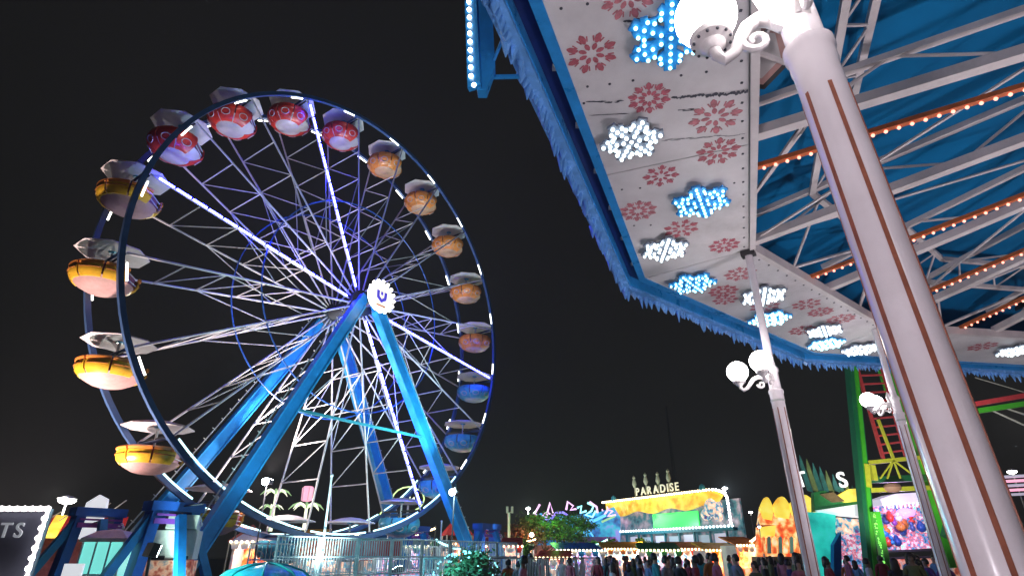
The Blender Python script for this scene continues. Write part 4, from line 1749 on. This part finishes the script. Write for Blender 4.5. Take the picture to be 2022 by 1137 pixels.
m.build('ledge', 'teal_steel', t, local=True)
bpts = [(LW * .03 + LW * .86 * i / 46, 6.52) for i in range(47)]
bpts += [(LW * .89 + LW * .105 * math.sin(k), 5.72 + .8 * math.cos(k)) for k in [R(12 * i) for i in range(1, 8)]]
bpts += [(LW * .995, 5.6 - .235 * i) for i in range(8)]
for mm, pp in (('bulb_warm', bpts[:47]), ('bulb_white', bpts[47:]), ('bulb_ice', [(LW * i / 44, zb_ + .05) for i in range(45)])):
    bb = MB()
    bb.ball((0, 0, 0), .10, 8)
    pr = None
    for x, z in pp:
        if pr is None:
            pr = bb.build('bulb', mm, t, smooth=True, local=True)
            pr.location = (x, -.12, z)
        else:
            share(pr, t, (x, -.12, z))
m = MB()
m.ball((LW * .88, .3, 5.2), .75, 14)
m.ball((LW * .83, .25, 4.7), .45, 10)
m.ball((LW * .91, .2, 4.5), .4, 10)
m.build('medallion', 'print_toys', t, local=True, smooth=True)
m = MB()
for x, h_ in ((LW * .04, 5.9), (LW * .09, 6.1), (LW * .13, 5.6)):
    m.path([(x - .3, -.1, 3.9), (x - .1, -.2, 4.7), (x + .15, -.1, 5.2), (x - .35, -.1, h_)], [.32, .28, .2, .05], 8)
m.build('pink_figure', 'neon_pink', t, local=True, smooth=True)
for i in range(7):
    m = MB()
    x = LW * (.26 + .105 * i)
    m.box((x, .5, 2.5), (LW * .075, .1, 1.6 - .15 * (i % 2)))
    m.build('lit_panel', ('panel_lilac', 'panel_dim')[i % 2], t, local=True)
for i in range(8):
    m = MB()
    m.box((LW * (.21 + .105 * i), .2, 1.8), (.14, .14, 3.6))
    m.build('post', 'teal_steel', t, local=True)
m = MB()
m.box((LW * .42, -.8, 2.05), (2.6, .1, .12))
m.build('light_bar', 'neon_cyan', t, local=True)
letters('PARADISE', .95, 'letter_cream', t, Matrix.Translation((LW * .33, .1, 6.8)) @ Matrix.Rotation(R(90), 4, 'X'), .08, gap=.24)
m = MB()
m.box((LW * .50, .2, 6.68), (LW * .38, .06, .06))
for i in range(5):
    m.box((LW * (.33 + .085 * i), .2, 6.6), (.06, .06, .3))
m.build('letter_rail', 'dark_steel', t, local=True)
for i, x in enumerate((.30, .40, .50, .585)):
    m = MB()
    m.lathe([(.10, 0), (.22, .3), (.16, .6), (.10, .75), (.16, .9), (.02, 1.1)], 8, (LW * x, .4, 7.55 + .1 * (i % 2)))
    m.tube((LW * x, .4, 6.5), (LW * x, .4, 7.6), .04, None, 5)
    m.build('figurine', 'cream', t, local=True, smooth=True)
for x in (.13, .84):
    m = MB()
    m.lathe([(.1, 6.45), (.28, 6.6), (.22, 6.9), (.05, 7.05)], 8, (LW * x, 0, 0))
    m.build('finial', 'panel_teal', t, local=True, smooth=True)
q = pl_ + ev * .5
lamp('ride_lamp', 'POINT', (q.x - 1, q.y - 4, 4.5), 450, (.7, .95, 1), t, size=.3)
# local offset for a rotated parent
t.children[-1].location = (LW * .5, -3.0, 4.0)

# antenna
p = at(1315, 800, 140)
t = thing('antenna_mast', 'thin lattice antenna mast fading into the dark sky', 'antenna', (p.x, p.y, 0))
m = MB()
for dx, dy in ((-.3, -.2), (.3, -.2), (0, .3)):
    m.tube((p.x + dx * 2, p.y + dy * 2, 0), (p.x + dx * .3, p.y + dy * .3, p.z), .06, .04, 5)
m.build('legs', 'dark_steel', t)
m = MB()
for i in range(30):
    z = p.z * i / 30
    k = 1 - .85 * i / 30
    m.tube((p.x - .6 * k, p.y, z), (p.x + .6 * k, p.y, z + p.z / 30), .03, None, 4)
m.build('bracing', 'dark_steel', t)

# ================================================================== RIGHT STALLS
SY = 30.0


def cut(pts, Y, th, m_, par, name, dy=0):
    m = MB()
    m.prism([at(x, y, Y) + Vector((0, dy, 0)) for x, y in pts], (0, th, 0))
    return m.build(name, m_, par)


def arc(x0, x1, y0, h, n=8):
    return [(x0 + (x1 - x0) * i / n, y0 - h * math.sin(PI * i / n)) for i in range(n + 1)]


o = gx(1545, SY)
t = thing('flame_stall', 'game stall with yellow scalloped top and red flame artwork', 'stall', o)
cut([(1496, 1098), (1497, 1040), (1586, 1030), (1600, 1098)], SY, .3, 'print_flame', t, 'counter_front')
cut([(1497, 1036), (1502, 1000), (1520, 996), (1540, 1000), (1570, 996), (1586, 1030), (1586, 1034)], SY, .25, 'print_flame', t, 'art_panel', -.05)
for x0, x1, y0, h in ((1499, 1526, 1005, 24), (1524, 1560, 1002, 22), (1556, 1612, 998, 22)):
    a = arc(x0, x1, y0, h)
    cut(a + [(x1 - 4, y0 + 22), (x0 + 6, y0 + 18)], SY, .2, 'print_yellow', t, 'scallop', -.12)
cut([(1500, 1040), (1530, 1037), (1528, 1058), (1514, 1056), (1502, 1064)], SY, .1, 'print_yellow', t, 'yellow_patch', -.1)
for i in range(8):
    x = 1500 + i * 11
    cut([(x, 1062), (x + 4, 1058), (x + 7, 1062), (x + 8, 1092), (x + 1, 1092)], SY, .12, 'cream' if i % 2 else 'print_flame', t, 'plush_toy', -.25)
m = MB()
a, b = at(1500, 1098, SY + 1), at(1590, 1098, SY + 1)
m.box(((a.x + b.x) / 2, SY + 1.3, a.z / 2), (b.x - a.x, 1.6, a.z))
m.build('base', 'dark_steel', t)

o = gx(1640, SY - 2)
t = thing('teal_stall', 'tall stall with teal pillar, white lit canopy and yellow sign top', 'stall', o)
Y2 = SY - 2
cut([(1592, 1137), (1588, 1010), (1650, 1012), (1650, 1137)], Y2, .5, 'print_teal', t, 'pillar')
cut([(1606, 1010), (1605, 972), (1625, 968), (1660, 985), (1700, 990), (1702, 1000)], Y2, .3, 'green_paint', t, 'green_gable', -.1)
cut([(1640, 985), (1672, 966), (1698, 964), (1704, 988), (1666, 992)], Y2, .2, 'print_yellow', t, 'yellow_sign', -.2)
cut([(1616, 976), (1640, 972), (1664, 990), (1640, 992)], Y2, .15, 'wood_brown', t, 'wood_trim', -.25)
cut([(1606, 1008), (1700, 994), (1704, 1022), (1660, 1018)], Y2, .8, 'panel_glow', t, 'canopy', -.6)
cut([(1656, 1040), (1660, 1020), (1706, 1024), (1708, 1052), (1690, 1062), (1664, 1054)], Y2, .2, 'print_toys', t, 'toy_wall', .3)
cut([(1650, 1060), (1705, 1050), (1712, 1130), (1655, 1137)], Y2, .2, 'print_prizes', t, 'counter', .1)
cut([(1640, 1075), (1654, 1050), (1656, 1137), (1640, 1137)], Y2, .3, 'base_blue', t, 'side_post', -.3)
for i in range(9):
    x = 1592 + i * 10.5
    top = (1578 + i * 13, 898 + i * 7.5)
    cut([(x + 2, 968), (top[0] + (6 - i) * .2, top[1] + 20), top, (top[0] + 7, top[1] + 16), (x + 13, 972)], Y2, .06, 'feather_teal' if i % 3 != 1 else 'feather_olive', t, 'feather', -.05 - .03 * (i % 2))
for ch, x, y in (('T', 1574, 962), ('S', 1660, 962)):
    p = at(x, y, Y2 - .35) - o
    letters(ch, .95, 'letter_white', t, Matrix.Translation(p) @ Matrix.Rotation(R(90), 4, 'X') @ Matrix.Rotation(R(8), 4, 'Z'), .08)

o = gx(1780, SY + 1)
t = thing('violet_stall', 'prize stall lit violet and white under a fringed lilac awning', 'stall', o)
Y3 = SY + 1
cut([(1716, 988), (1745, 978), (1846, 972), (1850, 990), (1720, 1000)], Y3, 1.2, 'panel_lilac', t, 'awning', -1.0)
for i in range(16):
    x = 1722 + i * 7.8
    cut([(x, 999 - i * .6), (x + 4.2, 999 - i * .6), (x + 3, 1008 - i * .6)], Y3, .04, 'letter_white', t, 'fringe', -1.0)
cut([(1716, 1090), (1716, 1000), (1850, 990), (1870, 1080)], Y3, .1, 'print_prizes', t, 'back_wall', .6)
p = at(1788, 1012, Y3)
m = MB()
m.ball(p, .42, 14, .55)
m.build('lamp_cluster', 'violet_glow', t, smooth=True)
lamp('stall_lamp', 'POINT', at(1785, 1030, Y3 - 1.8), 240, (.75, .5, 1), t, size=.2)
rr = random.Random(11)
for i in range(26):
    x, y = rr.uniform(1726, 1852), rr.uniform(1018, 1075)
    p = at(x, y, Y3 + rr.uniform(-.3, .3))
    m = MB()
    m.ball(p, rr.uniform(.12, .24), 8, rr.uniform(.8, 1.3))
    m.ball(p + Vector((0, 0, .2)), .11, 8)
    m.build('plush_toy', rr.choice(('panel_teal', 'panel_red', 'base_blue', 'neon_frame', 'panel_orange', 'white_paint', 'base_purple', 'trim_blue')), t, smooth=True)
for y in (1084, 1098):
    cut([(1722, y + 2), (1862, y - 2), (1863, y + 2), (1722, y + 6)], Y3, .3, 'dark_steel', t, 'counter_rail', -.8)
cut([(1720, 1104), (1866, 1100), (1880, 1137), (1722, 1137)], Y3, .2, 'print_machine', t, 'counter_front', -.8)

# ---- green tower with red ladder
TY = 26.0
o = gx(1760, TY)
t = thing('green_tower', 'tall green tower ride with yellow struts and an inclined red ladder', 'tower', o)


def tb(a, b, w, m_, name, dY=0.0, par=None, dY2=None):
    m = MB()
    m.bar(at(a[0], a[1], TY + dY), at(b[0], b[1], TY + (dY if dY2 is None else dY2)), w, w)
    return m.build(name, m_, par or t)


tb((1672, 640), (1722, 1136), .42, 'tower_dark_green', 'post')
tb((1680, 640), (1729, 1136), .16, 'tower_green', 'post_flange', -.2)
tb((1715, 640), (1880, 1120), .40, 'tower_green', 'post', .4)
tb((1752, 640), (1905, 1120), .34, 'tower_dark_green', 'post', 2.5)
tb((1704, 914), (1826, 902), .16, 'tower_yellow', 'cross_beam', -.1)
tb((1710, 968), (1846, 962), .18, 'tower_yellow', 'cross_beam', -.1)
tb((1706, 948), (1838, 942), .26, 'tower_dark_green', 'cross_beam', .3)
tb((1709, 916), (1714, 962), .22, 'tower_yellow', 'short_post', -.2)
tb((1722, 918), (1728, 948), .18, 'tower_yellow', 'short_post', -.15)
tb((1734, 828), (1764, 905), .10, 'tower_yellow', 'strut', -.2)
for x in (1738, 1752, 1778, 1812):
    tb((1764, 908), (x, 944), .06, 'tower_yellow', 'strut', -.15)
tb((1826, 902), (1868, 1010), .5, 'tower_yellow', 'gusset', .2)
m = MB()
m.ball(at(1762, 962, TY - .3), .35, 10, .6)
m.build('seat_hub', 'wall_pink', t, smooth=True)
for a, b in (((1682, 690), (1746, 912)), ((1732, 690), (1790, 905))):
    tb(a, b, .12, 'ladder_red', 'ladder_rail', -.1)
for i in range(14):
    f = i / 13
    xa, ya = 1682 + 64 * f, 690 + 222 * f
    xb, yb = 1732 + 58 * f, 690 + 215 * f
    tb((xa, ya), (xb, yb), .07, 'ladder_red', 'rung', -.1)
tb((1880, 1010), (1868, 1060), .3, 'tower_dark_green', 'lamp_bracket', -.3)
q = at(1700, 1000, TY - 3)
lamp('tower_lamp', 'SPOT', at(1740, 1095, TY - 5), 2400, (.9, 1, .75), t, at(1770, 850, TY), .2, 75)
# green sparkle pole
p = at(1742, 1070, TY - 1)
t = thing('spark_pole', 'leaning green pole covered with tiny sparkling lights', 'pole', (p.x, p.y, 0))
m = MB()
m.bar(at(1728, 1010, TY - 1), at(1752, 1137, TY - 1) + Vector((0, 0, -.4)), .36, .2)
m.build('shaft', 'tower_green', t)
m = MB()
rr = random.Random(4)
for i in range(60):
    f = rr.random()
    m.ball(at(1728 + 26 * f + rr.uniform(-6, 6), 1012 + 125 * f, TY - 1.15), .025, 5)
tag(m.build('sparkles', 'spark_green', t), kind='stuff')

# coaster track seen past the column
p = at(1980, 800, 28)
t = thing('coaster_track', 'short run of red and green coaster track past the thick column', 'coaster track', (p.x, p.y, 0))
for (a, b, w, mm, nm) in (((1900, 802), (2120, 764), .22, 'ladder_red', 'red_rail'), ((1900, 816), (2120, 782), .24, 'tower_green', 'green_rail'),
                          ((1950, 806), (2090, 870), .06, 'galvanised', 'stay_cable'), ((1975, 802), (2120, 850), .06, 'galvanised', 'stay_cable'),
                          ((1925, 745), (2110, 800), .03, 'galvanised', 'stay_cable')):
    m = MB()
    m.bar(at(a[0], a[1], 28), at(b[0], b[1], 28), w, w)
    m.build(nm, mm, t)
m = MB()
b = at(2100, 790, 28)
m.tube((b.x, b.y, 0), b, .2, None, 8)
m.build('support', 'tower_green', t)
lamp('track_lamp', 'POINT', at(2010, 830, 25), 300, (1, .9, .8), t, size=.2)

o = gx(2020, 36)
t = thing('pink_awning', 'pink and white striped awning beyond the thick column', 'awning', o)
for i in range(5):
    cut([(1985, 938 + i * 9), (2060, 934 + i * 9), (2060, 938.5 + i * 9), (1985, 942.5 + i * 9)], 36, .4, 'panel_lilac' if i % 2 == 0 else 'lantern_pink', t, 'stripe')
m = MB()
for x in (1990, 2055):
    b = at(x, 980, 36.5)
    m.tube((b.x, b.y, 0), (b.x, b.y, b.z + 1), .06, None, 6)
m.build('posts', 'galvanised', t)


# ================================================================== STRING LIGHTS AND SMALL LIT STALLS OF THE MIDWAY
def string_lights(a, b, sag, n, m_, label):
    t = thing('string_lights', label, 'string lights', (a.x, a.y, 0), 0, 'light strings over the midway')
    pts = [a.lerp(b, i / 16) + Vector((0, 0, -sag * math.sin(PI * i / 16))) for i in range(17)]
    m = MB()
    m.path(pts, .015, 4)
    m.build('cable', 'dark_steel', t)
    m = MB()
    for i in range(n):
        f = (i + .5) / n
        p = a.lerp(b, f) + Vector((0, 0, -sag * math.sin(PI * f) - .06))
        m.ball(p, .065, 6)
    tag(m.build('bulbs', m_, t, smooth=True), kind='stuff')
    for q in (a, b):
        m = MB()
        m.tube((q.x, q.y, 0), (q.x, q.y, q.z + .1), .04, None, 6)
        m.build('pole', 'dark_steel', t)


string_lights(at(962, 1052, 38), at(1058, 1062, 46), .35, 26, 'bulb_warm', 'string of warm bulbs from the red tent to the lit trees')
string_lights(at(1100, 1070, 40), at(1200, 1062, 44), .4, 26, 'bulb_cyan', 'string of cyan bulbs below the blue chevrons')
string_lights(at(1452, 1062, 36), at(1500, 1050, 33), .3, 16, 'bulb_warm', 'short string of warm bulbs beside the flame stall')
string_lights(at(470, 1032, 34), at(600, 1046, 38), .5, 30, 'bulb_red', 'string of red bulbs under the wheel by the palms')
string_lights(at(700, 1052, 36), at(860, 1040, 38), .5, 34, 'bulb_warm', 'string of warm bulbs under the wheel by the ring sign')
string_lights(at(860, 1062, 30), at(950, 1070, 30), .3, 22, 'bulb_cyan', 'string of cyan bulbs behind the blue wheel leg')


def booth(px, top, Y, w, m_front, m_top, label, color, e=120):
    o = gx(px, Y)
    zt = hz(top, Y)
    t = thing('booth', label, 'booth', o, random.Random(px).uniform(-.25, .25))
    m = MB()
    m.box((0, .9, zt * .42), (w, .1, zt * .84))
    m.build('back_wall', m_front, t, local=True)
    for sx in (-1, 1):
        m = MB()
        m.box((sx * w / 2, .2, zt * .42), (.1, 1.4, zt * .84))
        m.build('side_wall', 'white_paint', t, local=True)
    m = MB()
    m.prism([(-w * .56, -.7, zt * .82), (w * .56, -.7, zt * .82), (w * .52, 1.0, zt), (-w * .52, 1.0, zt)], (0, 0, .06))
    rf = m.build('awning', m_top, t, local=True)
    n = max(5, int(w / .35))
    for i in range(n):
        x = -w * .56 + w * 1.12 * (i + .5) / n
        m = MB()
        h_ = w * 1.12 / n / 2
        m.prism([(x - h_ * .95, -.71, zt * .82), (x + h_ * .95, -.71, zt * .82), (x + h_ * .6, -.71, zt * .82 - .26), (x - h_ * .6, -.71, zt * .82 - .26)], (0, .02, 0))
        m.build('valance_flap', m_top if i % 2 else 'white_paint', rf, local=True)
    m = MB()
    for i in range(n * 2):
        m.ball((-w * .55 + w * 1.1 * i / (n * 2 - 1), -.76, zt * .82 + .05), .06, 6)
    tag(m.build('edge_bulbs', 'bulb_warm', t, local=True, smooth=True), kind='stuff')
    m = MB()
    m.box((0, -.5, .55), (w, .4, 1.1))
    m.build('counter', m_front, t, local=True)
    l = lamp('booth_lamp', 'POINT', (0, 0, 0), e, color, t, size=.1)
    l.location = (0, -.2, zt * .74)
    return t


booth(985, 1062, 34, 2.4, 'print_toys', 'panel_red', 'small booth with red awning at the foot of the white pole', (1, .8, .6))
booth(1140, 1072, 36, 2.6, 'print_prizes', 'trim_blue', 'prize booth with blue awning below the chevrons', (.7, .85, 1))
booth(1232, 1070, 40, 2.8, 'print_toys', 'panel_orange', 'snack booth with orange awning before the gold fronted ride', (1, .85, .65))
booth(1470, 1060, 34, 1.6, 'print_flame', 'panel_orange', 'narrow orange booth between gold ride and flame stall', (1, .6, .3), 160)
booth(668, 1060, 34, 2.4, 'print_toys', 'panel_red', 'booth with red awning seen between the lower spokes', (1, .8, .65))
booth(795, 1062, 32, 2.6, 'print_prizes', 'panel_teal', 'booth with teal awning under the wheel by the ring sign', (.7, .95, 1))
booth(590, 1045, 40, 3.0, 'print_toys', 'panel_yellow', 'booth with yellow awning under the light palms', (1, .9, .6))
booth(510, 1050, 30, 2.0, 'print_flame', 'white_paint', 'booth with white awning behind the base frame', (1, .8, .7))
booth(1015, 1074, 46, 2.6, 'print_prizes', 'panel_teal', 'booth with teal awning behind the lime bush', (.6, 1, .9), 150)
booth(1180, 1060, 52, 3.2, 'print_ocean', 'base_purple', 'violet awning booth between the chevrons and the gold ride', (.7, .6, 1), 200)
booth(1300, 1072, 36, 2.2, 'print_prizes', 'green_paint', 'booth with green awning below the green screen', (.6, 1, .7), 150)
booth(1360, 1070, 38, 2.6, 'print_toys', 'panel_red', 'booth with red awning below the gold frieze', (1, .8, .7), 150)
booth(1420, 1072, 36, 2.2, 'print_flame', 'panel_yellow', 'booth with yellow awning below the bulb outlined corner', (1, .85, .6), 150)
booth(930, 1058, 40, 2.4, 'print_flame', 'panel_orange', 'booth with orange awning past the blue wheel leg', (1, .7, .5), 150)
booth(730, 1048, 42, 2.8, 'print_ocean', 'trim_blue', 'booth with blue awning far under the wheel hub', (.7, .9, 1), 150)
booth(1095, 1088, 30, 1.5, 'print_toys', 'panel_red', 'tiny red booth in the crowd next to the hut', (1, .8, .7), 60)

# ================================================================== PEOPLE
def person_mesh(seed):
    rr = random.Random(seed)
    me = bpy.data.meshes.new('person')
    tw = rr.uniform(-.05, .05)
    V = [(0, 0, .95), (0, 0, 1.12), (0, .0, 1.30), (0, 0, 1.43), (0, -.01, 1.51), (0, -.015, 1.60), (0, -.01, 1.68),
         (.17, 0, 1.38), (.23, tw, 1.12), (.24, tw - .08, .90), (.235, tw - .12, .80), (-.17, 0, 1.38), (-.23, -tw, 1.12), (-.24, -tw - .08, .90), (-.235, -tw - .12, .80),
         (.10, 0, .88), (.11, -.03 + tw, .48), (.11, .02, .08), (.12, -.14, .04), (-.10, 0, .88), (-.11, -.03 - tw, .48), (-.11, .02, .08), (-.12, -.14, .04)]
    Eg = [(0, 1), (1, 2), (2, 3), (3, 4), (4, 5), (5, 6), (3, 7), (7, 8), (8, 9), (9, 10), (3, 11), (11, 12), (12, 13), (13, 14), (0, 15), (15, 16), (16, 17), (17, 18), (0, 19), (19, 20), (20, 21), (21, 22)]
    rad = {0: (.155, .11), 1: (.145, .10), 2: (.165, .115), 3: (.10, .08), 4: (.052, .055), 5: (.082, .10), 6: (.07, .085), 7: (.075, .075), 8: (.052, .052), 9: (.04, .04), 10: (.042, .026),
           15: (.09, .095), 16: (.062, .066), 17: (.045, .05), 18: (.045, .035)}
    for a, b in ((11, 7), (12, 8), (13, 9), (14, 10), (19, 15), (20, 16), (21, 17), (22, 18)):
        rad[a] = rad[b]
    me.from_pydata(V, Eg, [])
    o = bpy.data.objects.new('tmp', me)
    col.objects.link(o)
    md = o.modifiers.new('skin', 'SKIN')
    for i, sv in enumerate(me.skin_vertices[0].data):
        sv.radius = rad[i]
        sv.use_root = (i == 0)
    o.modifiers.new('sub', 'SUBSURF').levels = 1
    o.modifiers['sub'].render_levels = 1
    dg = bpy.context.evaluated_depsgraph_get()
    out = bpy.data.meshes.new_from_object(o.evaluated_get(dg))
    bpy.data.objects.remove(o)
    out.name = 'person'
    out.materials.clear()
    for nm in ('skin', 'denim', 'denim'):
        out.materials.append(MATS[nm])
    for pg in out.polygons:
        c = pg.center
        if c.z > 1.46 or (abs(c.x) > .18 and c.z < .92):
            pg.material_index = 0
        elif c.z > .90:
            pg.material_index = 1
        else:
            pg.material_index = 2
        pg.use_smooth = True
    return out


def hair_mesh(long, seed):
    m = MB()
    rr = random.Random(seed)
    prof = []
    n = 12
    for i in range(8):
        a = PI * i / 7
        prof.append((max(1e-5, .112 * math.sin(a)), 1.645 + .125 * math.cos(a) * (1.0)))
    prof = [q for q in prof if q[1] > 1.60]
    if long:
        prof += [(.118, 1.56), (.12, 1.45), (.09, 1.38)]
    else:
        prof += [(.10, 1.575), (.06, 1.56)]
    m.lathe(prof, n, (0, .022, 0))
    for v in m.v:
        k = 1 + .10 * noise.noise(v * 9 + Vector((seed, 0, 0)))
        v.x *= k
        v.y = (v.y - .02) * k + .02
        if v.y < -.055 and v.z < 1.68:          # keep the face free
            v.y = -.05
    return m


PM = [person_mesh(i) for i in range(3)]
HM = [hair_mesh(i == 1, i).build('hair', 'hair', None, smooth=True) for i in range(2)]
HD = [h.data for h in HM]
for h in HM:
    bpy.data.objects.remove(h)
SHIRTS = {'teal': (.02, .22, .26), 'dark red': (.22, .02, .03), 'navy blue': (.02, .03, .12), 'black': (.012, .012, .014), 'grey': (.16, .16, .18),
          'olive green': (.10, .11, .04), 'light blue': (.14, .28, .45), 'white': (.55, .55, .57), 'orange': (.45, .14, .03), 'purple': (.13, .05, .22), 'pink': (.45, .15, .20)}
SM = {k: mat('shirt_' + k.replace(' ', '_'), v, .85, var=.2, scale=5) for k, v in SHIRTS.items()}
rr = random.Random(21)
PLACES = [(1015, 1190, 24, 40, 'near the red roofed hut', 24), (1190, 1470, 16, 38, 'before the gold fronted ride', 48), (1480, 1600, 16, 27, 'before the flame stall', 18),
          (1600, 1860, 15, 25, 'before the teal stall', 18), (955, 1040, 15, 22, 'beside the aqua shrub', 4)]
taken = []
for x0, x1, y0, y1, wh, n in PLACES:
    k = 0
    tries = 0
    while k < n and tries < 400:
        tries += 1
        px, Y = rr.uniform(x0, x1), rr.uniform(y0, y1)
        p = gx(px, Y)
        if any((p - q).length < .62 for q in taken):
            continue
        taken.append(p)
        k += 1
        cn = rr.choice(list(SHIRTS))
        lg = rr.random() < .4
        t = bpy.data.objects.new('person', PM[rr.randrange(3)])
        col.objects.link(t)
        t.location = p
        sz = rr.uniform(.86, 1.0) if rr.random() > .1 else rr.uniform(.70, .82)
        t.scale = (sz, sz, sz)
        t.rotation_euler = (0, 0, rr.uniform(-PI, PI))
        tag(t, 'person in %s top with %s dark hair standing %s' % (('an ' if cn[0] in 'aeiou' else 'a ') + cn, 'long' if lg else 'short', wh), 'person', 'people in the fairground crowd')
        t.material_slots[1].link = 'OBJECT'
        t.material_slots[1].material = SM[cn]
        if rr.random() < .3:
            t.material_slots[0].link = 'OBJECT'
            t.material_slots[0].material = M['skin_dark']
        h = bpy.data.objects.new('hair', HD[1 if lg else 0])
        col.objects.link(h)
        h.parent = t

# ================================================================== UNSEEN FLOODLIGHTS ADDED TO LIGHT THE PAVILION
LAV = (1.0, .89, .97)
for i, (x, y, e, ang) in enumerate(((5.2, 5.2, 480, 150), (9.5, 6.5, 560, 150), (4.2, -2.0, 360, 150), (12.0, 1.0, 640, 150), (-2.4, -2.0, 600, 150))):
    lb = ['low lavender floodlight on the ride floor inside the pavilion', 'low lavender floodlight on the ride floor near the far columns',
          'low lavender floodlight on the ride floor behind the thick column', 'low lavender floodlight at the foot of the centre mast',
          'low lavender floodlight on the asphalt outside the icicle edge'][i]
    floodlight((x, y, .35 if i < 4 else 1.0), (x + .3, y + .3, 6) if i < 4 else (0, 1.0, 4.2), e, LAV, lb, ang, size=.3)
# unseen flood added for warm light washing the near gondolas
floodlight(at(60, 1110, 16) + Vector((-2.5, 0, -.2)), W3(-5, 0, 15), 6800, (1, .80, .74), 'floodlight behind the bulb framed sign washing the yellow gondolas', 75)

HAZE = 0.0006  # thin haze added for softness and glow around the lamps
if HAZE:
    m = MB()
    m.box((0, 70, 24.0), (240, 180, 50))
    hm = bpy.data.materials.new('haze_air')
    hm.use_nodes = True
    nt = hm.node_tree
    nt.nodes.clear()
    ou = nt.nodes.new('ShaderNodeOutputMaterial')
    pvn = nt.nodes.new('ShaderNodeVolumePrincipled')
    pvn.inputs['Color'].default_value = (.9, .92, 1, 1)
    pvn.inputs['Density'].default_value = HAZE
    pvn.inputs['Anisotropy'].default_value = 0.0
    nt.links.new(pvn.outputs['Volume'], ou.inputs['Volume'])
    MATS['haze_air'] = hm
    tag(m.build('haze', 'haze_air'), kind='stuff')
